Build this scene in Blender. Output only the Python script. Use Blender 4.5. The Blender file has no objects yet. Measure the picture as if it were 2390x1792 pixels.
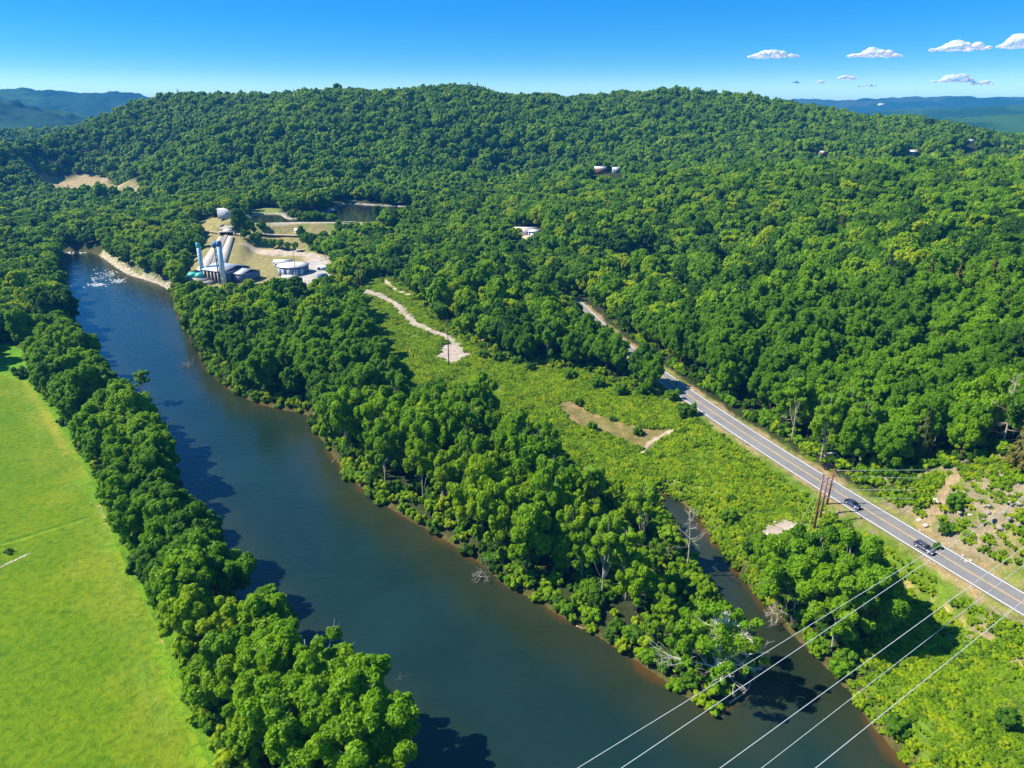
import bpy, math, random
import numpy as np
from mathutils import Vector, Matrix

S = bpy.context.scene
COL = S.collection
R = math.radians
# ------------------------------------------------------------------ camera
CAM = np.array([0.0, 0.0, 110.0]); PITCH = R(20.7); FPX = 711.0
cd = bpy.data.cameras.new('camera'); cam = bpy.data.objects.new('camera', cd); COL.objects.link(cam)
cam.location = CAM; cam.rotation_euler = (R(90) - PITCH, 0, 0)
cd.sensor_width = 36; cd.lens = FPX / 1024 * 36; cd.clip_start = 0.5; cd.clip_end = 60000
S.camera = cam
# ------------------------------------------------------------------ world and sun
SUN_EL, SUN_AZ = R(47), R(-88)       # azimuth measured from +Y towards +X: the sun stands to the left
w = bpy.data.worlds.new('World'); S.world = w; w.use_nodes = True
nt = w.node_tree; nt.nodes.clear()
sky = nt.nodes.new('ShaderNodeTexSky'); sky.sky_type = 'NISHITA'; sky.sun_disc = False
sky.sun_elevation = SUN_EL; sky.sun_rotation = SUN_AZ; sky.altitude = 100
sky.air_density = 1.0; sky.dust_density = 0.0; sky.ozone_density = 3.0
hs = nt.nodes.new('ShaderNodeHueSaturation'); hs.inputs['Saturation'].default_value = 1.28; hs.inputs['Value'].default_value = 1.0
wb = nt.nodes.new('ShaderNodeMix'); wb.data_type = 'RGBA'; wb.blend_type = 'MULTIPLY'; wb.inputs[0].default_value = 1; wb.inputs[7].default_value = (.40, .86, 1.20, 1)
bg = nt.nodes.new('ShaderNodeBackground'); bg.inputs['Strength'].default_value = 0.106
wo = nt.nodes.new('ShaderNodeOutputWorld')
nt.links.new(sky.outputs[0], hs.inputs['Color']); # sky tint by height: pale low down, deep blue above, brightened overhead as added fill
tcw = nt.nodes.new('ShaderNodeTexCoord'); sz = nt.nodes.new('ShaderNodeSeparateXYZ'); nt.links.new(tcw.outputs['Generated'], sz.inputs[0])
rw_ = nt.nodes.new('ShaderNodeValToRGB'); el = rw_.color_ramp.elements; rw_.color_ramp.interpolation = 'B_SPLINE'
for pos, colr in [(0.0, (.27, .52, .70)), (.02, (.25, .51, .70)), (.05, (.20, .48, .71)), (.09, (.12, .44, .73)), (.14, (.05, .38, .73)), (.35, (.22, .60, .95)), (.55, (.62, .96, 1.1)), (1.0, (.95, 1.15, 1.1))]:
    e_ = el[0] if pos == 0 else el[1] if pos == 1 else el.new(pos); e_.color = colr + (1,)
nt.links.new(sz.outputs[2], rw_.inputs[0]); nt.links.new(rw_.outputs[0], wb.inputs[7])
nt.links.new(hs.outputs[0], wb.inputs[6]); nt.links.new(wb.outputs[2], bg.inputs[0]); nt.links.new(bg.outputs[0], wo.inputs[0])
sd = bpy.data.lights.new('sun', 'SUN'); sun = bpy.data.objects.new('sun', sd); COL.objects.link(sun)
sd.energy = 5.0; sd.angle = R(0.5); sd.color = (1.0, 0.91, 0.74)
sun_dir = Vector((math.sin(SUN_AZ) * math.cos(SUN_EL), math.cos(SUN_AZ) * math.cos(SUN_EL), math.sin(SUN_EL)))
sun.rotation_euler = sun_dir.to_track_quat('Z', 'Y').to_euler(); sun.location = (0, 0, 400)
S.view_settings.view_transform = 'Standard'; S.view_settings.look = 'None'
S.view_settings.exposure = 0.98; S.view_settings.gamma = 1.0
cy = S.cycles; cy.max_bounces = 5; cy.diffuse_bounces = 3; cy.glossy_bounces = 2; cy.transmission_bounces = 3
cy.transparent_max_bounces = 6; cy.volume_bounces = 0; cy.use_denoising = True; cy.caustics_reflective = False; cy.caustics_refractive = False
cy.use_adaptive_sampling = True; cy.adaptive_threshold = 0.02

# ------------------------------------------------------------------ projection helpers (photo pixels 2390x1792 -> places)
cp, sp_ = math.cos(PITCH), math.sin(PITCH)
def ray(sx, sy):
    u = np.asarray(sx, float) * 1024 / 2390; v = np.asarray(sy, float) * 768 / 1792
    dx = (u - 512) / FPX; dy = (384 - v) / FPX
    return dx, cp + dy * sp_, -sp_ + dy * cp
def at_z(sx, sy, z):
    dx, dy, dz = ray(sx, sy); t = (z - CAM[2]) / dz
    return np.stack([dx * t, dy * t, np.zeros_like(t) + z], -1)
def at_dist(sx, sy, d):
    dx, dy, dz = ray(sx, sy); t = d / np.sqrt(dx * dx + dy * dy)
    return np.stack([dx * t, dy * t, CAM[2] + dz * t], -1)
def project(P):
    P = np.asarray(P, float) - CAM
    f = P[..., 1] * cp - P[..., 2] * sp_; up = P[..., 1] * sp_ + P[..., 2] * cp
    f = np.where(f < 1, 1, f)
    return 512 + FPX * P[..., 0] / f, 384 - FPX * up / f, FPX / f
def smooth(t):
    t = np.clip(t, 0, 1); return t * t * (3 - 2 * t)
def sdf(poly, X, Y):
    poly = np.asarray(poly)[:, :2]; n = len(poly)
    d2 = np.full(X.shape, 1e18); ins = np.zeros(X.shape, bool)
    for i in range(n):
        ax, ay = poly[i]; bx, by = poly[(i + 1) % n]
        ex, ey = bx - ax, by - ay; L = ex * ex + ey * ey + 1e-12
        t = np.clip(((X - ax) * ex + (Y - ay) * ey) / L, 0, 1)
        d2 = np.minimum(d2, (X - ax - t * ex) ** 2 + (Y - ay - t * ey) ** 2)
        c = ((ay > Y) != (by > Y)) & (X < ex * (Y - ay) / (ey if abs(ey) > 1e-12 else 1e-12) + ax)
        ins ^= c
    d = np.sqrt(d2); return np.where(ins, -d, d)
def pld(line, X, Y):            # distance to an open polyline, and the position along it 0..1
    line = np.asarray(line)[:, :2]; best = np.full(X.shape, 1e18); s = np.zeros(X.shape); n = len(line) - 1
    for i in range(n):
        ax, ay = line[i]; bx, by = line[i + 1]; ex, ey = bx - ax, by - ay; L = ex * ex + ey * ey + 1e-12
        t = np.clip(((X - ax) * ex + (Y - ay) * ey) / L, 0, 1)
        d = (X - ax - t * ex) ** 2 + (Y - ay - t * ey) ** 2
        m = d < best; best = np.where(m, d, best); s = np.where(m, (i + t) / n, s)
    return np.sqrt(best), s
def chaikin(P, k=2, closed=True):
    P = np.asarray(P, float)
    for _ in range(k):
        Q = np.roll(P, -1, 0) if closed else P[1:]
        A = P if closed else P[:-1]
        N = np.empty((2 * len(A), P.shape[1])); N[0::2] = .75 * A + .25 * Q; N[1::2] = .25 * A + .75 * Q
        if not closed: N = np.vstack([P[:1], N, P[-1:]])
        P = N
    return P
def vnoise(X, Y, sc, seed):     # smooth value noise
    rs = np.random.RandomState(seed); T = rs.rand(256, 256)
    x = X / sc; y = Y / sc; xi = np.floor(x).astype(int); yi = np.floor(y).astype(int); fx = smooth(x - xi); fy = smooth(y - yi)
    g = lambda a, b: T[a % 256, b % 256]
    return (g(xi, yi) * (1 - fx) + g(xi + 1, yi) * fx) * (1 - fy) + (g(xi, yi + 1) * (1 - fx) + g(xi + 1, yi + 1) * fx) * fy

# ------------------------------------------------------------------ terrain control points
DS = 1.0805
ctl = []
def cz(sx, sy, z): ctl.append(at_z(sx, sy, z))
def cdist(sx, sy, d, th=13):
    p = at_dist(sx, sy, d); p[2] -= th; ctl.append(p)
for a in [(0,1792,3),(430,1750,3),(0,1300,3),(300,1250,3),(0,900,3.2),(150,1000,3),(0,760,4),(60,640,4),(-200,1500,3),(-300,900,4),(900,1790,1),
          (100,560,6),(-200,600,7),(-500,520,12),(250,560,7),(380,600,6),
          (700,700,5),(900,900,4),(600,800,4),(1000,1100,3),(1200,1250,3),(1400,1400,3),(1600,1550,2),(1150,1150,4),
          (850,690,7),(950,760,7),(1050,850,6),(1250,880,6),(1500,980,6),(1600,1100,4.5),(1850,1180,6),(1700,1350,3),(2000,1500,4),(2200,1600,4.5),(2390,1700,5.5),(2390,1792,5),(2700,1792,7),
          (2390,1413,9),(2196,1297,9),(1975,1159,9),(1782,1046,9),(1617,928,9),(1474,827,9),(1366,718,9.5),(1250,640,10),
          (2150,1200,12),(2300,1200,17),(2390,1230,19),(2390,1050,25),(2200,1050,17),(2600,1300,24),(2900,1300,34),
          (1950,1000,11),(2100,950,15),(1750,900,10.5),(1600,780,12),(1500,620,13),
          (500,645,5),(440,650,4.5),(600,640,6),(700,620,7.5),(770,620,8),(600,600,7),(535,552,14),(480,552,13),(470,575,9),
          (620,546,15),(700,546,15),(780,550,15),(900,560,13),(584,519,24.6),(700,519,24.6),(820,519,24.6),(530,517,24),(520,500,25),(600,495,25),(900,515,25),(990,490,25),(870,478,25.5),(800,470,26),(660,470,27),(470,500,22),
          (950,640,10),(1050,620,13),(1000,560,14),(1150,600,13),(1250,548,24),(1150,700,10),(330,520,9),(300,480,12),(150,480,10),(0,470,12)]:
    cz(*a)
# near wooded hill
for a in [(1000,495,610),(1200,470,640)]: cdist(*a, th=18)
for a in [(2390,850,235),(2300,960,205),(2000,750,300),(2050,600,410),(1800,640,400),(1650,600,470),(1900,500,520),(2200,480,520),(2390,600,400),
          (1400,436,670),(1600,404,690),(1800,388,690),(2000,378,690),(2200,376,690),(2390,378,690),(2700,380,690)]:
    cdist(*a, th=14)
for a in [(1200,905,22),(1500,880,40),(1800,860,46),(2100,860,50),(2390,860,54)]:      # the dip behind its crest
    dx, dy, dz = ray(a[0], 500); d = a[1] / math.hypot(dx, dy); ctl.append(np.array([dx * d, dy * d, a[2]]))
# main hill: skyline (display px), distance
SKY = [(330,214,1400),(420,207,1390),(560,209,1370),(680,202,1350),(750,192,1340),(820,205,1330),(900,200,1320),(975,188,1310),(1040,192,1310),(1100,211,1320),(1200,214,1330),
       (1300,208,1310),(1380,202,1300),(1480,198,1290),(1540,203,1290),(1620,213,1280),(1700,227,1270),(1800,240,1260),(1900,258,1250),(2000,268,1240),(2100,285,1230),(2212,308,1210),(2400,330,1200)]
for dx_, dy_, dd in SKY: cdist(dx_ * DS, dy_ * DS, dd, th=12)
for dx_, dd, z in [(330,1750,110),(600,1750,100),(1000,1700,95),(1400,1650,90),(1800,1600,70),(2200,1600,40),(600,2300,40),(1200,2300,40),(2000,2300,30)]:
    dx, dy, dz = ray(dx_ * DS, 500); d = dd / math.hypot(dx, dy); ctl.append(np.array([dx * d, dy * d, z]))
for dx_, dd, z in [(330,1060,42),(500,860,28),(500,1100,88),(800,800,30),(800,1050,100),(1000,830,34),(1000,1060,103),(1250,860,36),(1250,1080,90),(1500,1080,84),(1750,1060,70),(2000,1040,56),(2212,1020,48)]:
    dx, dy, dz = ray(dx_ * DS, 500); d = dd / math.hypot(dx, dy); ctl.append(np.array([dx * d, dy * d, z]))
# left shoulder of the main hill and the valley left of it
for a in [(300,250,1400,12),(220,282,1400,12),(140,315,1350,12),(60,335,1300,12),(0,345,1250,12)]: cdist(*a)
for a in [(150,425,19),(220,425,19),(100,425,19),(330,435,20),(0,420,18)]: cz(*a)
for a in [(0,312,1900,14),(100,308,1900,14),(160,304,1950,14),(-150,315,1900,14)]: cdist(*a)
for dx_, dd, z in [(250,1780,70),(150,1650,42),(60,1600,38),(0,1560,36),(0,2500,35),(150,2500,35),(-200,1500,22),(-300,1000,14),(-300,600,10)]:
    dx, dy, dz = ray(dx_ * DS, 500); d = dd / math.hypot(dx, dy); ctl.append(np.array([dx * d, dy * d, z]))
class RBF:
    def __init__(s, P, c=45.0, sc=1.0):
        s.P = np.array(P); s.c = c; n = len(s.P)
        D = np.sqrt(((s.P[:, None, :2] - s.P[None, :, :2]) ** 2).sum(-1) + c * c)
        A = np.zeros((n + 3, n + 3)); A[:n, :n] = D + np.eye(n) * (-0.8); A[:n, n] = 1; A[:n, n + 1:] = s.P[:, :2] / 1000; A[n:, :n] = A[:n, n:].T
        s.w = np.linalg.solve(A, np.append(s.P[:, 2], [0, 0, 0]))
    def __call__(s, X, Y):
        X = np.asarray(X, float); Y = np.asarray(Y, float); out = np.zeros(X.shape); n = len(s.P)
        for i in range(n): out += s.w[i] * np.sqrt((X - s.P[i, 0]) ** 2 + (Y - s.P[i, 1]) ** 2 + s.c ** 2)
        return out + s.w[n] + s.w[n + 1] * X / 1000 + s.w[n + 2] * Y / 1000
H0 = RBF(ctl, 30.0)
def G0(sx, sy):                 # where the sight line of a photo pixel meets the land
    sx = np.asarray(sx, float); sy = np.asarray(sy, float); z = np.full(sx.shape, 5.0)
    dx, dy, dz = ray(sx, sy); t = 60 / np.maximum(-dz, 1e-3) * 0 + 90.0; done = np.zeros(sx.shape, bool)
    for _ in range(260):
        zt = CAM[2] + dz * t; h = H0(dx * t, dy * t); done |= zt <= h
        t = np.where(done, t, t * 1.012)
    lo = t / 1.013; hi = t
    for _ in range(14):
        m = (lo + hi) / 2; below = CAM[2] + dz * m <= H0(dx * m, dy * m); hi = np.where(below, m, hi); lo = np.where(below, lo, m)
    return np.stack([dx * hi, dy * hi, CAM[2] + dz * hi], -1)
def W(pts): pts = np.array(pts, float); return G0(pts[:, 0], pts[:, 1])
def Wz(pts, z=0.0, k=1.0): pts = np.array(pts, float) * k; return at_z(pts[:, 0], pts[:, 1], z)

# water edges (display px of the 2212-wide view)
LB = [(150,556),(135,580),(138,640),(160,700),(182,760),(222,830),(262,880),(300,930),(345,985),(378,1030),(405,1090),(428,1150),(455,1220),(500,1300),(560,1385),(640,1470),(700,1530),(785,1600),(850,1659),(930,1760)]
RB = [(1560,1552),(1480,1502),(1400,1442),(1330,1397),(1260,1352),(1200,1322),(1160,1292),(1100,1272),(1050,1222),(1000,1187),(940,1152),(850,1100),(800,1072),(740,1012),(700,952),(676,925),(672,895),(620,886),(560,872),(510,850),(455,806),(432,760),(400,705),(380,650),(362,618),(310,602),(268,588),(215,546)]
INL = [(1610,1470),(1612,1400),(1565,1325),(1518,1265),(1478,1185),(1440,1120),(1418,1070)]
INR = [(1450,1066),(1500,1105),(1545,1165),(1590,1225),(1640,1290),(1700,1358),(1745,1397),(1790,1442),(1830,1482),(1868,1540),(1910,1592),(1960,1642),(1990,1700),(2040,1780)]
river = np.vstack([Wz(LB[::-1], 0, DS), Wz([(150,552),(95,548),(0,545),(-120,542),(-120,530),(0,533),(95,537),(170,541)], 0, DS), Wz(RB[::-1], 0, DS), Wz(INL, 0, DS), Wz(INR, 0, DS)])
river = np.vstack([river, [[150, 40, 0], [-40, 40, 0]]])
river = chaikin(river, 2)
pond = chaikin(Wz([(584,518),(640,518.5),(700,519),(760,519),(820,518.5),(870,518),(930,514),(1000,500),(1010,488),(940,482),(870,479),(801,473),(782,488),(762,500),(705,508),(668,512),(655,498),(610,500),(584,504)], 24.2), 1)
# road centre line
RC = np.array([(1345,708),(1375,742),(1432,789),(1474,827),(1558,888),(1617,928),(1701,990),(1782,1046),(1910,1119),(1975,1159),(2035,1200),(2116,1250),(2196,1297),(2390,1413)], float)
rw = at_z(RC[:, 0], RC[:, 1], 9.0)
pf = np.polyfit(rw[:, 1], rw[:, 0], 4)
ry = np.linspace(rw[-1, 1] - 55, rw[0, 1] + 5, 140); rx = np.polyval(pf, np.clip(ry, rw[-1, 1] - 10, 1e9)) + (ry - np.clip(ry, rw[-1, 1] - 10, 1e9)) * np.polyval(np.polyder(pf), rw[-1, 1] - 10)
road = np.stack([rx, ry, np.full_like(rx, 9.0)], -1)
road[:, 2] = 9.2
# open places (photo px, ground level)
field = np.vstack([W([(-30,868),(50,872),(112,940),(160,1020),(205,1090),(245,1185),(285,1290),(330,1380),(385,1480),(415,1560),(440,1650),(475,1740),(500,1792)]), [[-25, 60, 3], [-260, 60, 3], [-330, 240, 3]]])
field = chaikin(field, 1)
meadow = W([(832,690),(875,790),(900,860),(940,912),(1020,960),(1110,1005),(1190,1060),(1270,1105),(1350,1130),(1440,1165),(1520,1175),(1580,1195),(1640,1255),(1690,1350),(1850,1395),(1985,1415),(2070,1460),(2045,1560),(1950,1600),
            (2030,1690),(2150,1792),(2300,2000),(3000,2000),(2700,1520),(2390,1440),(2196,1322),(1975,1184),(1782,1068),(1617,948),(1560,905),(1530,935),(1440,895),(1330,865),(1260,855),(1170,842),(1075,792),(1005,745),(955,685),(915,652),(862,650)])
verge = W([(1385,735),(1440,775),(1550,860),(1640,925),(1700,960),(1790,1010),(1880,1065),(1960,1110),(2060,1150),(2120,1120),(2230,1110),(2390,1070),(2800,1000),(3000,1500),(2390,1400),(2196,1285),(1975,1148),(1782,1035),(1617,918),(1474,817)])
rocky = W([(2060,1185),(2150,1120),(2250,1120),(2390,1075),(2700,1000),(2800,1450),(2390,1380),(2250,1300),(2150,1240)])
bare = chaikin(W([(1308,932),(1329,934),(1362,950),(1387,965),(1445,983),(1470,997),(1530,1000),(1568,1003),(1508,1050),(1495,1045),(1452,1030),(1420,1019),(1373,1004),(1333,990),(1322,975),(1300,957)]), 1)
track = W([(846,678),(888,690),(924,710),(946,733),(971,755),(1011,773),(1043,784),(1065,806),(1080,826),(1062,838)])
gpatch = chaikin(W([(1018,816),(1028,835),(1050,852),(1078,842),(1094,830),(1082,812),(1060,798),(1040,800)]), 1)
trail = W([(895,650),(918,672),(940,682),(955,687)])
trail2 = W([(1075,765),(1102,780),(1135,797),(1180,815)])
inrock = chaikin(W([(1755,1240),(1800,1216),(1850,1208),(1892,1222),(1888,1238),(1840,1244),(1800,1262),(1765,1268)]), 1)
plant = W([(520,505),(560,522),(900,524),(880,552),(790,556),(720,575),(770,600),(780,675),(700,700),(600,700),(520,708),(440,690),(430,640),(455,590),(475,560),(455,530),(480,512)])
rubble = W([(575,580),(640,582),(700,583),(765,600),(772,625),(735,630),(700,598),(640,596),(590,590)])
yard = W([(725,610),(750,600),(778,640),(745,662),(700,665),(650,650)])
grass_n = W([(595,488),(655,483),(655,500),(600,503),(570,500)])
brown = W([(85,412),(150,411),(240,417),(330,430),(330,445),(240,455),(130,452),(85,435)])
lawn2 = W([(1465,600),(1500,594),(1545,608),(1540,640),(1530,665),(1480,668),(1462,632)])
yard2 = W([(1195,535),(1262,535),(1272,560),(1240,575),(1200,560)])
lawn3 = W([(-40,805),(30,800),(80,835),(70,872),(-40,866)])
shore = W([(232,585),(262,612),(290,638),(330,655),(400,668),(398,655),(350,632),(320,600),(285,583),(250,575)])

KN = []
for a in [(1418,404,805),(1910,366,955),(2129,365,950),(2266,330,1100),(2352,402,820)]:
    q = at_dist(*a); KN.append((q[0], q[1], min(16, max(0, q[2] - float(H0(q[0], q[1]))))))
pl0, pl1 = G0(np.array([497.0, 533.0]), np.array([643.0, 551.0])); pl0[2] = 5.5; pl1[2] += .5; pdir = (pl1 - pl0)[:2]; plen = np.linalg.norm(pdir); pdir = pdir / plen
def H(X, Y):
    X = np.asarray(X, float); Y = np.asarray(Y, float)
    h = H0(X, Y) + (vnoise(X, Y, 9, 3) - .5) * .9 + (vnoise(X, Y, 4, 4) - .5) * .35
    sf = sdf(field, X, Y); h = np.where(sf < 30, h + (3.0 - h) * (1 - smooth(sf / 10)), h)
    dr, t = pld(road, X, Y); h = h + (9.2 - h) * (1 - smooth((dr - 5.2) / 9))
    for kx, ky, kz in KN: h = h + kz * (1 - smooth((np.hypot(X - kx, Y - ky) - 16) / 34))
    tp = np.clip((X - pl0[0]) * pdir[0] + (Y - pl0[1]) * pdir[1], 0, plen); dp = np.hypot(X - pl0[0] - tp * pdir[0], Y - pl0[1] - tp * pdir[1])
    h = h + (pl0[2] + (pl1[2] - pl0[2]) * tp / plen - h) * (1 - smooth((dp - 13) / 10))
    sp = sdf(pond, X, Y)
    h = np.where(sp < 0, np.minimum(23.3, 24.0 + sp * .3), np.where(sp < 8, h + (24.5 - h) * (1 - smooth(sp / 8)), h))
    sr = sdf(river, X, Y)
    hb = np.maximum(h, .9)
    h = np.where(sr < 0, np.maximum(sr * .28, -2.2) - .02, np.where(sr < 60, hb * smooth((sr + 1.2) / 6.5) * (sr > 0) + 0.0 * h, h))
    return h
def Hs(x, y): return float(H(np.array([x]), np.array([y]))[0])
def G(sx, sy):
    p = G0(np.array([sx]), np.array([sy]))[0]; p[2] = Hs(p[0], p[1]); return p

# ------------------------------------------------------------------ mesh helpers
def mesh_np(name, V, F, mat=None, smooth_=False, tint=None, col=None):
    """V (n,3); F list of int arrays (m,k)."""
    V = np.asarray(V, np.float32); F = [np.asarray(f, np.int32) for f in (F if isinstance(F, (list, tuple)) else [F]) if len(f)]
    me = bpy.data.meshes.new(name)
    me.vertices.add(len(V)); me.vertices.foreach_set('co', V.ravel())
    nl = sum(f.size for f in F); npoly = sum(len(f) for f in F)
    me.loops.add(nl); me.polygons.add(npoly)
    me.loops.foreach_set('vertex_index', np.concatenate([f.ravel() for f in F]))
    tot = np.concatenate([np.full(len(f), f.shape[1], np.int32) for f in F]); st = np.concatenate([[0], np.cumsum(tot)[:-1]]).astype(np.int32)
    me.polygons.foreach_set('loop_start', st); me.polygons.foreach_set('loop_total', tot)
    if smooth_: me.polygons.foreach_set('use_smooth', np.ones(npoly, bool))
    if tint is not None:
        a = me.attributes.new('tint', 'FLOAT', 'FACE'); a.data.foreach_set('value', np.asarray(tint, np.float32))
    if col is not None:
        a = me.attributes.new('tone', 'FLOAT_COLOR', 'POINT'); c = np.ones((len(V), 4), np.float32); c[:, :3] = col; a.data.foreach_set('color', c.ravel())
    me.update(); me.validate()
    if mat: me.materials.append(mat)
    return me
def put(name, me, parent=None, loc=(0, 0, 0), rz=0.0, sc=None):
    o = bpy.data.objects.new(name, me); COL.objects.link(o); o.location = loc; o.rotation_euler = (0, 0, rz)
    if sc is not None: o.scale = sc if hasattr(sc, '__len__') else (sc,) * 3
    if parent: o.parent = parent
    return o
def tag(o, label, cat, group=None):
    o['label'] = label; o['category'] = cat
    if group: o['group'] = group
    return o
def thing(name, label, cat, loc=(0, 0, 0), rz=0.0, group=None):
    o = bpy.data.objects.new(name, None); COL.objects.link(o); o.location = loc; o.rotation_euler = (0, 0, rz); o.empty_display_size = .5
    return tag(o, label, cat, group)
def struct(name, me, loc=(0, 0, 0)):
    o = put(name, me, None, loc); o['kind'] = 'structure'; return o
class MB:
    def __init__(s): s.V = []; s.Q = []; s.T = []; s.n = 0
    def add(s, V, Q=(), T=()):
        V = np.asarray(V, float); s.V.append(V)
        if len(Q): s.Q.append(np.asarray(Q) + s.n)
        if len(T): s.T.append(np.asarray(T) + s.n)
        s.n += len(V); return s
    def box(s, c, d, rz=0.0, taper=1.0, M=None):
        x, y, z = np.array(d) / 2
        V = np.array([[-x,-y,-z],[x,-y,-z],[x,y,-z],[-x,y,-z],[-x*taper,-y*taper,z],[x*taper,-y*taper,z],[x*taper,y*taper,z],[-x*taper,y*taper,z]])
        if rz: c_, s_ = math.cos(rz), math.sin(rz); V = np.stack([V[:,0]*c_-V[:,1]*s_, V[:,0]*s_+V[:,1]*c_, V[:,2]], -1)
        return s.add(V + np.array(c), [[0,3,2,1],[4,5,6,7],[0,1,5,4],[1,2,6,5],[2,3,7,6],[3,0,4,7]])
    def tube(s, P, r, k=8, cap=True):
        P = np.asarray(P, float); r = np.broadcast_to(np.asarray(r, float), (len(P),)); n = len(P)
        T = np.gradient(P, axis=0); T /= np.linalg.norm(T, axis=1, keepdims=True) + 1e-9
        ref = np.array([0, 0, 1.0]) if abs(T[:, 2]).mean() < .8 else np.array([1.0, 0, 0])
        A = np.cross(T, ref); A /= np.linalg.norm(A, axis=1, keepdims=True) + 1e-9; B = np.cross(T, A)
        a = np.arange(k) * 2 * math.pi / k
        V = P[:, None] + r[:, None, None] * (A[:, None] * np.cos(a)[None, :, None] + B[:, None] * np.sin(a)[None, :, None])
        i = np.arange(n - 1)[:, None] * k; j = np.arange(k)[None]; j2 = (j + 1) % k
        Q = np.stack([i + j, i + j2, i + k + j2, i + k + j], -1).reshape(-1, 4)
        V = V.reshape(-1, 3); T_ = []
        if cap:
            V = np.vstack([V, P[:1], P[-1:]]); a0 = n * k
            T_ = [[a0, (q + 1) % k, q] for q in range(k)] + [[a0 + 1, (n - 1) * k + q, (n - 1) * k + (q + 1) % k] for q in range(k)]
        return s.add(V, Q, T_)
    def mesh(s, name, mat, smooth_=False):
        F = []
        if s.Q: F.append(np.vstack(s.Q))
        if s.T: F.append(np.vstack(s.T))
        return mesh_np(name, np.vstack(s.V), F, mat, smooth_)
    def build(s, name, mat, parent=None, smooth_=False, **k): return put(name, s.mesh(name, mat, smooth_), parent, **k)
def ico(sub=1):
    t = (1 + 5 ** .5) / 2
    V = [[-1,t,0],[1,t,0],[-1,-t,0],[1,-t,0],[0,-1,t],[0,1,t],[0,-1,-t],[0,1,-t],[t,0,-1],[t,0,1],[-t,0,-1],[-t,0,1]]
    F = [[0,11,5],[0,5,1],[0,1,7],[0,7,10],[0,10,11],[1,5,9],[5,11,4],[11,10,2],[10,7,6],[7,1,8],[3,9,4],[3,4,2],[3,2,6],[3,6,8],[3,8,9],[4,9,5],[2,4,11],[6,2,10],[8,6,7],[9,8,1]]
    V = [np.array(v) / np.linalg.norm(v) for v in V]
    for _ in range(sub):
        c = {}; N = []
        def mid(a, b):
            k = (min(a, b), max(a, b))
            if k not in c: m = V[a] + V[b]; V.append(m / np.linalg.norm(m)); c[k] = len(V) - 1
            return c[k]
        for a, b, d in F:
            x, y, z = mid(a, b), mid(b, d), mid(d, a); N += [[a, x, z], [b, y, x], [d, z, y], [x, y, z]]
        F = N
    return np.array(V), np.array(F)
ICO0, ICO1, ICO2 = ico(0), ico(1), ico(2)

# ------------------------------------------------------------------ materials
def mat_new(name):
    m = bpy.data.materials.new(name); m.use_nodes = True; n = m.node_tree; n.nodes.clear()
    o = n.nodes.new('ShaderNodeOutputMaterial'); return m, n, o
def N(n, t, **k):
    x = n.nodes.new(t)
    for a, v in k.items():
        if a.startswith('i_'):
            key = a[2:]; x.inputs[int(key) if key.isdigit() else key.replace('_', ' ')].default_value = v
        else: setattr(x, a, v)
    return x
def ramp(n, stops, src=None):
    r = n.nodes.new('ShaderNodeValToRGB'); e = r.color_ramp.elements
    while len(e) < len(stops): e.new(.5)
    for q, (p, c) in zip(e, stops): q.position = p; q.color = tuple(c) + (1,) if len(c) == 3 else c
    if src is not None: n.links.new(src, r.inputs[0])
    return r
def noise(n, scale, detail=3, rough=.55, coord=None, dist=0.0, mapping=None):
    x = N(n, 'ShaderNodeTexNoise'); x.inputs['Scale'].default_value = scale; x.inputs['Detail'].default_value = detail; x.inputs['Roughness'].default_value = rough; x.inputs['Distortion'].default_value = dist
    if coord is not None: n.links.new(coord, x.inputs['Vector'])
    return x
def mulcol(n, a, b, f=1.0, mode='MULTIPLY'):
    m = N(n, 'ShaderNodeMix', data_type='RGBA', blend_type=mode); m.inputs[0].default_value = f
    n.links.new(a, m.inputs[6]); n.links.new(b, m.inputs[7]); return m.outputs[2]
def simple(name, col, rough=.7, metal=0.0, var=.25, scale=2.0, bump=0.0, spec=.5):
    m, n, o = mat_new(name); p = N(n, 'ShaderNodeBsdfPrincipled'); tc = N(n, 'ShaderNodeTexCoord')
    p.inputs['Roughness'].default_value = rough; p.inputs['Metallic'].default_value = metal; p.inputs['Specular IOR Level'].default_value = spec
    ns = noise(n, scale, 4, .6, tc.outputs['Object'])
    r = ramp(n, [(.25, [c * (1 - var) for c in col]), (.75, [min(1, c * (1 + var)) for c in col])], ns.outputs[0])
    n.links.new(r.outputs[0], p.inputs['Base Color'])
    if bump:
        b = N(n, 'ShaderNodeBump'); b.inputs['Strength'].default_value = bump; n.links.new(ns.outputs[0], b.inputs['Height']); n.links.new(b.outputs[0], p.inputs['Normal'])
    n.links.new(p.outputs[0], o.inputs[0]); return m
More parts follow.
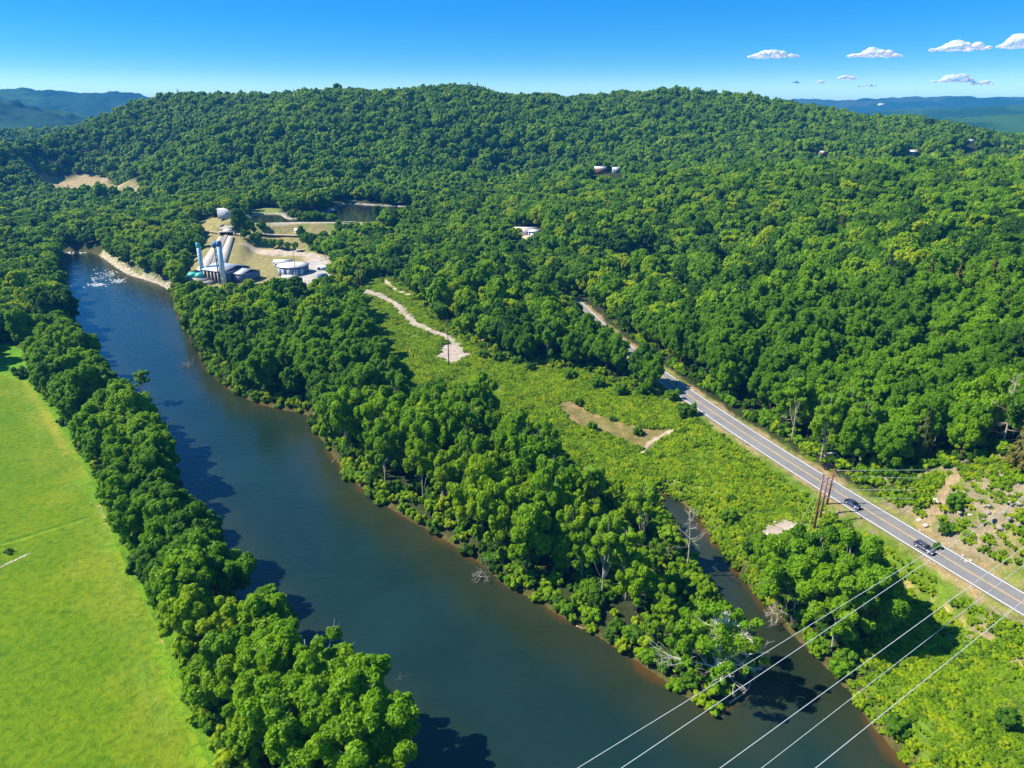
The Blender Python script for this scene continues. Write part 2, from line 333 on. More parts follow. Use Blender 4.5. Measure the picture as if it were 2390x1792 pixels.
def leafmat(name, stops, transl=.42):
    """leaf colour: one tone per tree (object colour, or chance for woods beyond counting), varied leaf by leaf"""
    m, n, o = mat_new(name); oi = N(n, 'ShaderNodeObjectInfo'); sx = N(n, 'ShaderNodeSeparateColor'); n.links.new(oi.outputs['Color'], sx.inputs[0])
    mx = N(n, 'ShaderNodeMix', data_type='FLOAT'); n.links.new(sx.outputs[2], mx.inputs[0]); n.links.new(sx.outputs[0], mx.inputs[2]); n.links.new(oi.outputs['Random'], mx.inputs[3])
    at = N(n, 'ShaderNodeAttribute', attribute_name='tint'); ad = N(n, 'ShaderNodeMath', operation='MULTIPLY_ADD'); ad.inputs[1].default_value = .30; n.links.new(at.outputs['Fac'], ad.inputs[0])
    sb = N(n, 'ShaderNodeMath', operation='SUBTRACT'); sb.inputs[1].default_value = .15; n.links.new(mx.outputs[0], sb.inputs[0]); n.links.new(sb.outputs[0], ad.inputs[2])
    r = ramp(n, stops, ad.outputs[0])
    d = N(n, 'ShaderNodeBsdfPrincipled'); d.inputs['Roughness'].default_value = .55; d.inputs['Specular IOR Level'].default_value = .25; n.links.new(r.outputs[0], d.inputs['Base Color'])
    t = N(n, 'ShaderNodeBsdfTranslucent'); hv = N(n, 'ShaderNodeMix', data_type='RGBA', blend_type='MULTIPLY'); hv.inputs[0].default_value = 1; hv.inputs[7].default_value = (1.5, 1.35, .5, 1)
    n.links.new(r.outputs[0], hv.inputs[6]); n.links.new(hv.outputs[2], t.inputs[0])
    ms = N(n, 'ShaderNodeMixShader'); ms.inputs[0].default_value = transl; n.links.new(d.outputs[0], ms.inputs[1]); n.links.new(t.outputs[0], ms.inputs[2]); n.links.new(ms.outputs[0], o.inputs[0])
    return m
M = {}
M['leaf'] = leafmat('leaves', [(0, (.038, .110, .005)), (.3, (.088, .220, .002)), (.6, (.160, .335, .001)), (.85, (.250, .405, .001)), (1, (.34, .43, .004))])
M['leaf_far'] = leafmat('far_leaves', [(0, (.075, .175, .002)), (.4, (.118, .255, .001)), (.75, (.168, .315, .001)), (1, (.23, .36, .002))])
M['needle_far'] = leafmat('far_needles', [(0, (.020, .055, .012)), (1, (.055, .095, .014))], .15)
M['needle'] = leafmat('needles', [(0, (.024, .055, .014)), (.5, (.060, .090, .015)), (1, (.15, .115, .02))], .15)
M['cover'] = leafmat('ground_cover_leaves', [(0, (.105, .215, .001)), (.4, (.190, .335, .001)), (.75, (.265, .41, .001)), (1, (.36, .43, .004))])
M['dry'] = leafmat('dry_leaves', [(0, (.10, .06, .03)), (.5, (.17, .11, .05)), (1, (.25, .18, .09))])
M['bark'] = simple('bark', (.11, .085, .06), .9, 0, .4, 1.5, .3)
M['white_bark'] = simple('white_bark', (.60, .57, .49), .85, 0, .35, .8)
M['pale_bark'] = simple('pale_bark', (.36, .33, .27), .85, 0, .35, .8)
M['grey_wood'] = simple('grey_dead_wood', (.34, .30, .26), .9, 0, .3, 1.0)
M['drift'] = simple('driftwood', (.36, .26, .19), .9, 0, .4, 1.5)
M['rust'] = simple('rust_brown_pole', (.20, .065, .028), .8, 0, .45, 1.2)
M['brown_pole'] = simple('brown_pole', (.10, .05, .035), .85, 0, .3, 1.2)
M['wire'] = simple('bare_wire', (.58, .61, .60), .5, .2, .1, 1)
M['steel'] = simple('galvanised_steel', (.42, .46, .48), .45, .5, .15, 2)
M['concrete'] = simple('pale_concrete', (.40, .36, .31), .85, 0, .18, .35, .1)
M['tan_road'] = simple('sandy_track', (.40, .33, .25), .95, 0, .22, .4)
M['roof'] = simple('pale_metal_roof', (.40, .44, .47), .5, .1, .08, .3)
M['bluewall'] = simple('blue_grey_wall', (.10, .15, .24), .7, 0, .2, .5)
M['greywall'] = simple('light_grey_wall', (.30, .34, .41), .8, 0, .15, .5)
M['white'] = simple('white_paint', (.60, .585, .56), .6, 0, .06, .6)
M['tower'] = simple('pale_blue_paint', (.40, .58, .66), .5, 0, .1, .4)
M['teal'] = simple('teal_paint', (.06, .42, .36), .5, 0, .2, .5)
M['blue'] = simple('blue_paint', (.03, .14, .30), .5, 0, .2, .8)
M['darkvoid'] = simple('dark_opening', (.012, .013, .018), .9, 0, .1, 1)
M['brownroof'] = simple('brown_shingle', (.18, .11, .07), .9, 0, .3, 1)
M['brick'] = simple('red_brown_wall', (.22, .10, .07), .9, 0, .25, 1)
M['rock'] = simple('pale_rock', (.46, .38, .33), .9, 0, .35, .6, .4)
M['darkrock'] = simple('grey_rock', (.27, .24, .22), .9, 0, .35, .6, .4)
M['tyre'] = simple('tyre_rubber', (.02, .02, .02), .8, 0, .1, 3)
M['rim'] = simple('wheel_alloy', (.6, .6, .62), .3, .7, .05, 3)
M['glass'] = simple('tinted_glass', (.008, .012, .02), .05, 0, .05, 1, spec=1.0)
M['lamp'] = simple('lamp_glass', (.7, .7, .7), .15, 0, .05, 1)
M['tail'] = simple('tail_lamp_red', (.30, .01, .01), .2, 0, .05, 1)
def carpaint(name, c):
    m, n, o = mat_new(name); p = N(n, 'ShaderNodeBsdfPrincipled'); p.inputs['Base Color'].default_value = c + (1,); p.inputs['Metallic'].default_value = .35; p.inputs['Roughness'].default_value = .28; p.inputs['Coat Weight'].default_value = 1
    n.links.new(p.outputs[0], o.inputs[0]); return m

# land: per-place colour in 'tone', broken up by noise
def land_mat():
    m, n, o = mat_new('land'); p = N(n, 'ShaderNodeBsdfPrincipled'); p.inputs['Roughness'].default_value = .95; p.inputs['Specular IOR Level'].default_value = .1
    at = N(n, 'ShaderNodeAttribute', attribute_name='tone'); g = N(n, 'ShaderNodeNewGeometry')
    a = noise(n, .35, 5, .65, g.outputs['Position']); b = noise(n, 2.2, 3, .6, g.outputs['Position'])
    r1 = ramp(n, [(.3, (.62, .66, .6)), (.7, (1.4, 1.34, 1.4))], a.outputs[0]); r2 = ramp(n, [(.3, (.7, .74, .7)), (.7, (1.3, 1.26, 1.3))], b.outputs[0])
    c = mulcol(n, at.outputs['Color'], r1.outputs[0]); c = mulcol(n, c, r2.outputs[0]); n.links.new(c, p.inputs['Base Color'])
    bu = N(n, 'ShaderNodeBump'); bu.inputs['Strength'].default_value = .6; bu.inputs['Distance'].default_value = .5; n.links.new(b.outputs[0], bu.inputs['Height']); n.links.new(bu.outputs[0], p.inputs['Normal'])
    n.links.new(p.outputs[0], o.inputs[0]); return m
M['land'] = land_mat()
def field_mat():
    m, n, o = mat_new('mown_grass'); p = N(n, 'ShaderNodeBsdfPrincipled'); p.inputs['Roughness'].default_value = .9; p.inputs['Specular IOR Level'].default_value = .12
    at = N(n, 'ShaderNodeAttribute', attribute_name='tone'); g = N(n, 'ShaderNodeNewGeometry')
    a = noise(n, .045, 4, .6, g.outputs['Position'], .8); b = noise(n, .6, 4, .65, g.outputs['Position'], .5); c3 = noise(n, 4.0, 2, .6, g.outputs['Position'])
    r1 = ramp(n, [(.35, (.78, .92, .8)), (.65, (1.18, 1.04, 1.0))], a.outputs[0]); r2 = ramp(n, [(.34, (.60, .74, .7)), (.5, (1, 1, 1)), (.68, (1.32, 1.16, 1.1))], b.outputs[0])
    r3 = ramp(n, [(.3, (.8, .82, .8)), (.7, (1.2, 1.16, 1.2))], c3.outputs[0])
    c = mulcol(n, at.outputs['Color'], r1.outputs[0]); c = mulcol(n, c, r2.outputs[0]); c = mulcol(n, c, r3.outputs[0]); n.links.new(c, p.inputs['Base Color'])
    bu = N(n, 'ShaderNodeBump'); bu.inputs['Strength'].default_value = .9; bu.inputs['Distance'].default_value = .5; n.links.new(b.outputs[0], bu.inputs['Height']); n.links.new(bu.outputs[0], p.inputs['Normal'])
    n.links.new(p.outputs[0], o.inputs[0]); return m
M['field'] = field_mat()
def water_mat(name, rough=.09, wave=.85):
    m, n, o = mat_new(name); p = N(n, 'ShaderNodeBsdfPrincipled'); p.inputs['Roughness'].default_value = rough; p.inputs['IOR'].default_value = 1.333; p.inputs['Specular IOR Level'].default_value = .5
    at = N(n, 'ShaderNodeAttribute', attribute_name='tone'); g = N(n, 'ShaderNodeNewGeometry')
    mp = N(n, 'ShaderNodeMapping'); mp.inputs['Rotation'].default_value = (0, 0, R(25)); mp.inputs['Scale'].default_value = (.35, 1, 1); n.links.new(g.outputs['Position'], mp.inputs[0])
    a = noise(n, .55, 4, .6, mp.outputs[0], .6); b = noise(n, .03, 3, .6, g.outputs['Position'], 1.0)
    r2 = ramp(n, [(.3, (.82, .84, .82)), (.7, (1.2, 1.16, 1.2))], b.outputs[0]); c = mulcol(n, at.outputs['Color'], r2.outputs[0]); n.links.new(c, p.inputs['Base Color'])
    bu = N(n, 'ShaderNodeBump'); bu.inputs['Strength'].default_value = wave; bu.inputs['Distance'].default_value = .25; n.links.new(a.outputs[0], bu.inputs['Height']); n.links.new(bu.outputs[0], p.inputs['Normal'])
    n.links.new(p.outputs[0], o.inputs[0]); return m
M['water'] = water_mat('river_water'); M['pondwater'] = water_mat('pond_water', .05, .2)
def road_mat():
    m, n, o = mat_new('asphalt'); p = N(n, 'ShaderNodeBsdfPrincipled'); p.inputs['Roughness'].default_value = .85
    g = N(n, 'ShaderNodeNewGeometry'); a = noise(n, .15, 5, .7, g.outputs['Position'], .3); b = noise(n, 5, 2, .6, g.outputs['Position'])
    r1 = ramp(n, [(.3, (.155, .155, .162)), (.7, (.21, .208, .212))], a.outputs[0]); r2 = ramp(n, [(.3, (.85, .85, .85)), (.7, (1.15, 1.15, 1.15))], b.outputs[0])
    n.links.new(mulcol(n, r1.outputs[0], r2.outputs[0]), p.inputs['Base Color']); n.links.new(p.outputs[0], o.inputs[0]); return m
M['asphalt'] = road_mat()
M['linewhite'] = simple('white_road_paint', (.80, .80, .78), .7, 0, .12, 1.0)
M['lineyellow'] = simple('yellow_road_paint', (.66, .42, .10), .7, 0, .15, 1.0)

# ------------------------------------------------------------------ ground sheet
def axis(segs):
    out = [segs[0][0]]
    for a, b, s in segs:
        k = max(1, int(round((b - a) / s))); out += list(np.linspace(a, b, k + 1)[1:])
    return np.array(out)
def grid_faces(nx, ny):
    i = np.arange(ny - 1)[:, None] * nx; j = np.arange(nx - 1)[None]
    return np.stack([i + j, i + j + 1, i + nx + j + 1, i + nx + j], -1).reshape(-1, 4)
xs = axis([(-2400, -1000, 60), (-1000, -600, 16), (-600, -270, 6), (-270, -120, 3), (-120, 190, 1.3), (190, 420, 4), (420, 1000, 14), (1000, 2400, 60)])
ys = axis([(20, 70, 5), (70, 330, 1.3), (330, 480, 2.4), (480, 760, 3), (760, 1500, 11), (1500, 2700, 40)])
X, Y = np.meshgrid(xs, ys); Z = H(X, Y)
far_drop = smooth((Y - 2400) / 300) * 60; Z = Z - far_drop
c = np.zeros(X.shape + (3,)); c[:] = (.030, .040, .014)
def lay(poly, colr, soft=1.5, amp=2.0, ns=5, seed=9):
    global c
    d = sdf(poly, X, Y) + (vnoise(X, Y, ns, seed) - .5) * 2 * amp + (vnoise(X, Y, ns / 3, seed + 1) - .5) * amp
    k = (1 - smooth(d / soft + .5))[..., None]; c = c * (1 - k) + np.array(colr) * k
def layline(line, wd, colr, soft=.8, amp=.8, seed=19, gap=0.0):
    global c
    d, s = pld(line, X, Y); ww = np.interp(s, np.linspace(0, 1, len(wd)), wd) if hasattr(wd, '__len__') else wd
    d = d - ww + (vnoise(X, Y, 2.5, seed) - .5) * 2 * amp
    k = (1 - smooth(d / soft + .5)); k = k * (vnoise(X, Y, 3, seed + 5) > gap); k = k[..., None]; c = c * (1 - k) + np.array(colr) * k
GRASS = (.10, .165, .015); LAWN = (.17, .215, .055); TAN = (.33, .24, .135); SAND = (.46, .37, .27)
kf = (1 - smooth((sdf(field, X, Y) - 4 + (vnoise(X, Y, 6, 55) - .5) * 6) / 3))[..., None]; c = c * (1 - kf) + np.array((.10, .21, .010)) * kf
lay(meadow, GRASS, 3, 2); lay(verge, GRASS, 3, 2); lay(lawn3, (.10, .25, .012), 2, 1)
lay(rocky, (.185, .17, .065), 5, 4, 7); lay(rocky, (.13, .17, .03), 3, 22, 9, 31); lay(rocky, (.21, .18, .11), 1.5, 22, 5, 36)
lay(plant, LAWN, 3, 2); lay(plant, (.25, .22, .09), 3, 12, 12, 41); lay(grass_n, LAWN, 3, 2); lay(brown, (.21, .20, .08), 4, 3); lay(brown, (.34, .27, .15), 3, 22, 30, 46)
lay(lawn2, (.16, .20, .04), 3, 3); lay(lawn2, (.42, .34, .18), 2, 9, 6, 44); lay(yard2, SAND, 3, 3)
lay(rubble, (.44, .37, .30), 3, 4, 5, 51); lay(yard, (.40, .38, .35), 2, 1.5); lay(bare, (.27, .185, .09), 1.5, 2.2, 3); lay(bare, (.17, .15, .05), 1.5, 5, 4, 57); lay(gpatch, (.38, .32, .28), 1.2, 2.0, 2.5)
lay(inrock, (.36, .31, .25), 1, 2.4, 2.5)
layline(track, [3.0, 2.8, 2.6, 2.3, 2.1, 2.1, 2.1, 2.4, 2.9, 2.8], (.36, .31, .26), .9, 1.6)
layline(trail, 1.6, (.44, .37, .28), 1, 1.2, gap=.3); layline(trail2, .8, (.38, .30, .18), 1, .8, gap=.3)
layline(W([(1500,1055),(1508,1040),(1530,1024),(1572,1004)]), .8, SAND, .8, .5)
layline(W([(1505,1085),(1560,1110),(1620,1130),(1700,1165)]), .5, (.20, .24, .04), .8, .5)
layline(W([(2050,1330),(2110,1370),(2180,1410),(2240,1450),(2330,1510),(2390,1560)]), .55, (.30, .24, .10), .8, .6, 23, .35)
layline(W([(2230,1105),(2220,1130),(2190,1165),(2150,1210)]), 1.3, (.27, .20, .11), .8, .5)
layline(W([(2240,1110),(2180,1190)]), .6, (.28, .21, .13), 1, .4, 71, .2)
dr_, _t = pld(road, X, Y); k = (1 - smooth((dr_ - 6.2 + (vnoise(X, Y, 6, 77) - .5) * 2.6) / 1.5 + .5))[..., None]
side = np.where((vnoise(X, Y, 12, 78) > .45)[..., None], np.array((.30, .225, .11)), np.array((.19, .20, .05))); c = c * (1 - k) + side * k
sr = sdf(river, X, Y); k = ((1 - smooth((sr - .3 - vnoise(X, Y, 6, 15) * 1.2) / .8)) * (Y < 800))[..., None]; c = c * (1 - k) + np.array((.075, .07, .022)) * k
lay(shore, (.12, .19, .03), 2, 2, 4, 62); ssh = sdf(shore, X, Y); k = ((1 - smooth((sr - 2.0 + (vnoise(X, Y, 5, 62) - .5) * 3.4) / 1.2)) * (ssh < 3) * (Y < 800))[..., None]; c = c * (1 - k) + np.array((.40, .34, .26)) * k
spd = sdf(pond, X, Y); k = (1 - smooth((np.abs(spd) - 1) / 1.2))[..., None]; c = c * (1 - k) + np.array((.40, .37, .30)) * k
me = mesh_np('ground', np.stack([X, Y, Z], -1).reshape(-1, 3), grid_faces(len(xs), len(ys)), M['land'], True, col=c.reshape(-1, 3))
struct('ground', me)

# mown field, laid just above the ground sheet
fx = np.arange(field[:, 0].min(), field[:, 0].max(), 1.2); fy = np.arange(60, field[:, 1].max(), 1.2); FX, FY = np.meshgrid(fx, fy)
F = grid_faces(len(fx), len(fy)); ds_ = sdf(field, FX, FY); keep = (ds_.ravel()[F] < 1.5).all(1)
prj = project(np.stack([FX, FY, 0 * FX], -1)); keep &= (prj[0].ravel()[F] > -260).all(1)
fz = H(FX, FY) + .22 - smooth((ds_ + 3) / 4) * .35 + (vnoise(FX, FY, 14, 5) - .5) * .25 * smooth(-ds_ / 6)
fc = np.zeros(FX.shape + (3,)); fc[:] = (.092, .172, .001)
def fl(line, wd, colr, f=.6, soft=.8):
    global fc
    d, s = pld(line, FX, FY); k = ((1 - smooth((d - wd) / soft + .5)) * f)[..., None]; fc = fc * (1 - k) + np.array(colr) * k
ev = smooth((ds_ + 14 + (vnoise(FX, FY, 8, 12) - .5) * 12) / 9)[..., None]; fc = fc * (1 - ev * .75) + np.array((.14, .20, .010)) * ev * .75
ev = smooth((ds_ + 3.5 + (vnoise(FX, FY, 5, 13) - .5) * 4) / 3)[..., None]; fc = fc * (1 - ev * .8) + np.array((.16, .29, .012)) * ev * .8
fl(W([(0,1270),(100,1240),(190,1212),(205,1208)]), .5, (.04, .13, .006), .95); fl(W([(0,1276),(100,1246),(195,1216)]), .4, (.19, .33, .02), .6)
for ln, wd in [([(62,980),(85,1000),(92,1030),(68,1070)], .8), ([(130,1030),(155,1075),(170,1120),(172,1150)], .6), ([(180,1040),(205,1110),(235,1180),(245,1270),(262,1330),(280,1400)], .6), ([(60,905),(75,960),(120,1000)], .7), ([(330,1545),(345,1620),(390,1700)], 1.2), ([(210,1225),(250,1300),(300,1400),(320,1480)], .5)]:
    fl(W(ln), wd, (.13, .22, .02), .6, 1.6)
fl(W([(235,1180),(262,1225),(300,1290),(345,1355),(375,1440),(380,1500)]), .5, (.36, .30, .08), .9, 1.2)
fl(W([(240,1180),(270,1240)]), .9, (.42, .34, .17), .5, 1.5); fl(W([(50,860),(60,890),(100,960),(160,1060)]), 1.2, (.26, .27, .03), .7, 2)
used, inv = np.unique(F[keep], return_inverse=True)
me = mesh_np('field', np.stack([FX, FY, fz], -1).reshape(-1, 3)[used], inv.reshape(-1, 4), M['field'], True, col=fc.reshape(-1, 3)[used]); struct('field', me)

# water: brown shallows along the banks, dark green-brown where it is deep
def water(name, poly, z, step, mat, deep, mid, shal, ext=6):
    P = poly[:, :2]; gx = np.arange(P[:, 0].min() - ext, P[:, 0].max() + ext, step); gy = np.arange(max(45, P[:, 1].min() - ext), P[:, 1].max() + ext, step)
    A, B = np.meshgrid(gx, gy); d = sdf(poly, A, B); F = grid_faces(len(gx), len(gy)); keep = (d.ravel()[F] < ext).all(1)
    pr = project(np.stack([A, B, 0 * A + z], -1)); keep &= ((pr[0].ravel()[F] > -300) & (pr[0].ravel()[F] < 1300)).all(1)
    dd = -d + (vnoise(A, B, 7, 21) - .5) * 4
    k1 = smooth((dd + .5) / 2.5)[..., None]; k2 = smooth((dd - 3) / 16)[..., None]
    cc = np.array(shal) * (1 - k1) + np.array(mid) * k1; cc = cc * (1 - k2) + np.array(deep) * k2
    us, inv = np.unique(F[keep], return_inverse=True)
    return struct(name, mesh_np(name, np.stack([A, B, 0 * A + z], -1).reshape(-1, 3)[us], inv.reshape(-1, 4), mat, True, col=cc.reshape(-1, 3)[us]))
water('river', river, 0.0, 1.5, M['water'], (.008, .025, .021), (.020, .029, .014), (.075, .042, .012))
water('pond', pond, 24.0, 4.0, M['pondwater'], (.018, .026, .020), (.022, .028, .02), (.04, .04, .025), 4)

# road
def ribbon(line, off0, off1, dz):
    L = np.asarray(line, float); T = np.gradient(L[:, :2], axis=0); T /= np.linalg.norm(T, axis=1, keepdims=True); Nn = np.stack([T[:, 1], -T[:, 0]], -1)
    A = np.c_[L[:, :2] + Nn * off0, L[:, 2] + dz]; B = np.c_[L[:, :2] + Nn * off1, L[:, 2] + dz]; n = len(L)
    i = np.arange(n - 1); return np.vstack([A, B]), np.stack([i, i + 1, n + i + 1, n + i], -1)
def rib(name, line, o0, o1, dz, mat):
    V, Q = ribbon(line, o0, o1, dz); me = mesh_np(name, V, Q, mat); return struct(name, me)
RW = 3.75
rib('road', road, -RW - .55, RW + .55, .10, M['asphalt'])
rib('edge_line', road, -RW - .11, -RW + .11, .112, M['linewhite']); rib('edge_line', road, RW - .11, RW + .11, .112, M['linewhite'])
rib('centre_line', road, .07, .20, .112, M['lineyellow']); rib('centre_line', road, -.20, -.07, .112, M['lineyellow'])

# ------------------------------------------------------------------ far hills
def ridge_sheet(name, pts, th, depth_front, depth_back, zfloor, step, bump, colr, seed, col2=None):
    """a hill whose crest runs through sight-line points (photo px, distance)"""
    C = np.array([at_dist(a, b, d) for a, b, d in pts]); C = C[np.argsort(C[:, 0])]
    t = np.linspace(0, 1, len(C)); n = max(8, int((C[-1, 0] - C[0, 0]) / step)); tt = np.linspace(0, 1, n)
    cx, cy_, cz_ = (np.interp(tt, t, C[:, i]) for i in range(3))
    k = max(3, n // 28) | 1; ker = np.hanning(k + 2)[1:-1]; ker /= ker.sum()
    pad = lambda a: np.convolve(np.pad(a, k // 2, 'edge'), ker, 'valid')
    cz_ = pad(cz_); cy_ = pad(cy_)
    m = int((depth_front + depth_back) / step); off = np.linspace(-depth_front, depth_back, m)
    A = np.repeat(cx[None], m, 0); B = cy_[None] + off[:, None]
    prof = np.where(off < 0, smooth(1 + off / depth_front), smooth(1 - off / depth_back)) ** .9
    zf = zfloor; Zh = zf + (cz_[None] - th - zf) * prof[:, None]
    gull = (vnoise(A + B * .4, B * .35, 420, seed) - .5) * 2; Zh = Zh + gull * 34 * (prof * (1 - prof) * 4)[:, None]
    if bump: Zh = Zh + (vnoise(A, B, step * 1.6, seed + 2) - .5) * bump + (vnoise(A, B, step * 4, seed + 3) - .5) * bump * .8
    cc = np.zeros(A.shape + (3,)); cc[:] = colr
    if col2 is not None: kk = smooth((vnoise(A, B, 260, seed + 7) - .45) * 4)[..., None]; cc = cc * (1 - kk) + np.array(col2) * kk
    return C, struct(name, mesh_np(name, np.stack([A, B, Zh], -1).reshape(-1, 3), grid_faces(n, m), M['land'], True, col=cc.reshape(-1, 3))), (A, B, Zh)
FG = (.012, .050, .022); FG2 = (.030, .088, .028)
L1 = ridge_sheet('hills', [(-500,200,5200),(-200,205,5200),(0,208,5200),(60,211,5200),(120,214,5200),(160,220,5200),(188,226,5200),(215,220,5200),(255,216,5200),(300,219,5200),(340,233,5100),(420,262,5000),(520,290,5000)], 0, 1700, 1200, 10, 22, 26, FG, 101, FG2)
L2 = ridge_sheet('hills', [(-500,225,3300),(-150,230,3300),(0,234,3300),(70,262,3250),(130,262,3200),(180,280,3100),(230,305,3000),(330,330,3000)], 0, 900, 900, 10, 16, 22, FG, 102, FG2)
R1 = ridge_sheet('hills', [(1600,250,7600),(1720,238,7600),(1826,234,7600),(1900,233,7600),(1980,235,7600),(2060,231,7600),(2120,230,7500),(2190,226,7500),(2240,229,7500),(2300,232,7400),(2390,227,7400),(2600,222,7400),(2900,224,7400)], 0, 2600, 1900, 20, 34, 24, FG, 103, (.04, .07, .03))
R2 = ridge_sheet('hills', [(1850,290,4300),(1960,272,4300),(2060,262,4300),(2160,258,4200),(2260,255,4200),(2390,252,4200),(2600,248,4200),(2900,250,4200)], 0, 1300, 1300, 10, 24, 18, FG, 104, FG2)
R3 = ridge_sheet('hills', [(2050,300,2900),(2160,283,2900),(2260,277,2900),(2390,270,2900),(2600,262,2900),(2900,262,2900)], 0, 800, 900, 0, 16, 13, FG, 105, FG2)
gx = np.linspace(-8900, 8900, 60); gy = np.linspace(2500, 10000, 40); A, B = np.meshgrid(gx, gy)
struct('plain', mesh_np('plain', np.stack([A, B, 0 * A - 22], -1).reshape(-1, 3), grid_faces(60, 40), M['land'], col=np.tile(FG, (A.size, 1))))

# ------------------------------------------------------------------ trees
def leaves_on(rng, C, Rr, n, size, up=.22, jit=.34, keep=.80, top_bias=.25, shell=(.82, 1.12)):
    w_ = Rr ** 2; P = []; Nn = []; tl = []
    ltint = rng.rand(len(C))
    need = n; tries = 0
    while need > 0 and tries < 12:
        k = int(need * 1.8) + 50; i = rng.choice(len(C), k, p=w_ / w_.sum())
        d = rng.randn(k, 3); d[:, 2] += top_bias; d /= np.linalg.norm(d, axis=1, keepdims=True)
        p = C[i] + d * (Rr[i] * rng.uniform(shell[0], shell[1], k))[:, None]
        ok = np.ones(k, bool)
        for s0 in range(0, k, 20000):
            D = ((p[s0:s0 + 20000, None] - C[None]) ** 2).sum(-1) / (Rr[None] * keep) ** 2; ok[s0:s0 + 20000] = (D > 1).all(1)
        p = p[ok][:need]; d = d[ok][:need]; P.append(p); Nn.append(d); tl.append(ltint[i[ok][:need]]); need -= len(p); tries += 1
    P = np.vstack(P); D = np.vstack(Nn); tl = np.concatenate(tl); k = len(P)
    nn = D + jit * rng.randn(k, 3); nn[:, 2] += up; nn /= np.linalg.norm(nn, axis=1, keepdims=True)
    t = np.cross(nn, rng.randn(k, 3)); t /= np.linalg.norm(t, axis=1, keepdims=True) + 1e-9; b = np.cross(nn, t)
    s = size * rng.uniform(.6, 1.35, k); a = (t * (s * .62)[:, None]); e = (b * (s * .40)[:, None])
    V = np.stack([P - a, P - e * 1.0 + nn * (s * .06)[:, None], P + a, P + e + nn * (s * .06)[:, None]], 1).reshape(-1, 3)
    Q = np.arange(4 * k).reshape(-1, 4); tint = np.clip(.55 * tl + .45 * rng.rand(k) + 0, 0, 1)
    return V, Q, tint
def crown_mesh(name, seed, Rx, hz, zc, nl, nsub, nleaf, size, core=ICO1, mat='leaf', lobe=(.30, .46), spread=.66, skirt=False, gap=0.0, fine=False, subr=(.34, .56)):
    rng = np.random.RandomState(seed)
    C = []; Rr = []
    for q in range(nl):
        u = (q + .5) / nl; zz = 1 - 1.75 * u if not skirt else 1 - 1.95 * u; a = q * 2.39996 + rng.uniform(-.4, .4); rr = math.sqrt(max(0, 1 - zz * zz))
        k = spread * (rng.uniform(.62, 1.28) if fine else rng.uniform(.78, 1.16))
        C.append([Rx * rr * k * math.cos(a), Rx * rr * k * math.sin(a), hz * zz * k]); Rr.append(rng.uniform(*lobe) * Rx * (1.0 if zz > -.3 else .8))
    C.append([0, 0, 0]); Rr.append(.5 * Rx)
    C = np.array(C); Rr = np.array(Rr); C[:, 2] += zc
    SC, SR = [], []
    for i in range(len(C) - 1):
        for j in range(nsub):
            d = rng.randn(3); d[2] += .35; d[:2] += (C[i, :2] / Rx) * .8; d /= np.linalg.norm(d); r = Rr[i] * rng.uniform(*subr)
            if rng.rand() < gap: continue
            SC.append(C[i] + d * (Rr[i] * (rng.uniform(.70, 1.18) if fine else rng.uniform(.72, .98))) * np.array([1, 1, .9])); SR.append(r)
    if nsub: AC = np.vstack([C, np.array(SC)]); AR = np.concatenate([Rr * .86, SR])
    else: AC, AR = C, Rr
    V, Q, tint = leaves_on(rng, AC, AR, nleaf, size, .25, .62, .74, .3, (.72, 1.24)) if fine else leaves_on(rng, AC, AR, nleaf, size)
    cv, cf = core; VV = [V]; T = []; n = len(V); tt = [tint]
    for ctr, r in zip(AC, AR):
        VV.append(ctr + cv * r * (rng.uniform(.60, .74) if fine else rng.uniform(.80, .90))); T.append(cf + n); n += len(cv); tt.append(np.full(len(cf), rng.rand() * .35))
    T = np.vstack(T)
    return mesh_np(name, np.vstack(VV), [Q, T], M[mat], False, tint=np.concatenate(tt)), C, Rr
def limb_mesh(name, C, Rr, h, r0, mat, seed, kbr=6, base=.0, sides=6, poke=0.0, lean=0.0):
    rng = np.random.RandomState(seed); mb = MB()
    lx, ly = lean * rng.randn(2); P = np.array([[0, 0, -.6], [.06 * rng.randn(), .06 * rng.randn(), h * .3], [.3 * rng.randn() + lx, .3 * rng.randn() + ly, h * .62], [.4 * rng.randn() + lx * 2, .4 * rng.randn() + ly * 2, h * .95]])
    P = chaikin(P, 1, False); mb.tube(P, np.linspace(r0, r0 * .25, len(P)), sides)
    idx = rng.permutation(len(C) - 1)[:kbr]
    for i in idx:
        f = rng.uniform(.28, .6); s0 = P[int(f * (len(P) - 1))]; e = C[i] + (C[i] - s0) * poke; m1 = s0 * .55 + e * .45 + rng.randn(3) * .4
        br = chaikin(np.array([s0, m1, e]), 1, False); mb.tube(br, np.linspace(r0 * .42, r0 * .10, len(br)), 5)
        if poke > 0:
            for _ in range(3):
                e2 = e + rng.randn(3) * Rr[i] * .8; mb.tube([m1 * .4 + e * .6, e2 * .6 + e * .4 + rng.randn(3) * .2, e2], [r0 * .14, r0 * .09, r0 * .03], 4)
    return mb.mesh(name, M[mat], True)
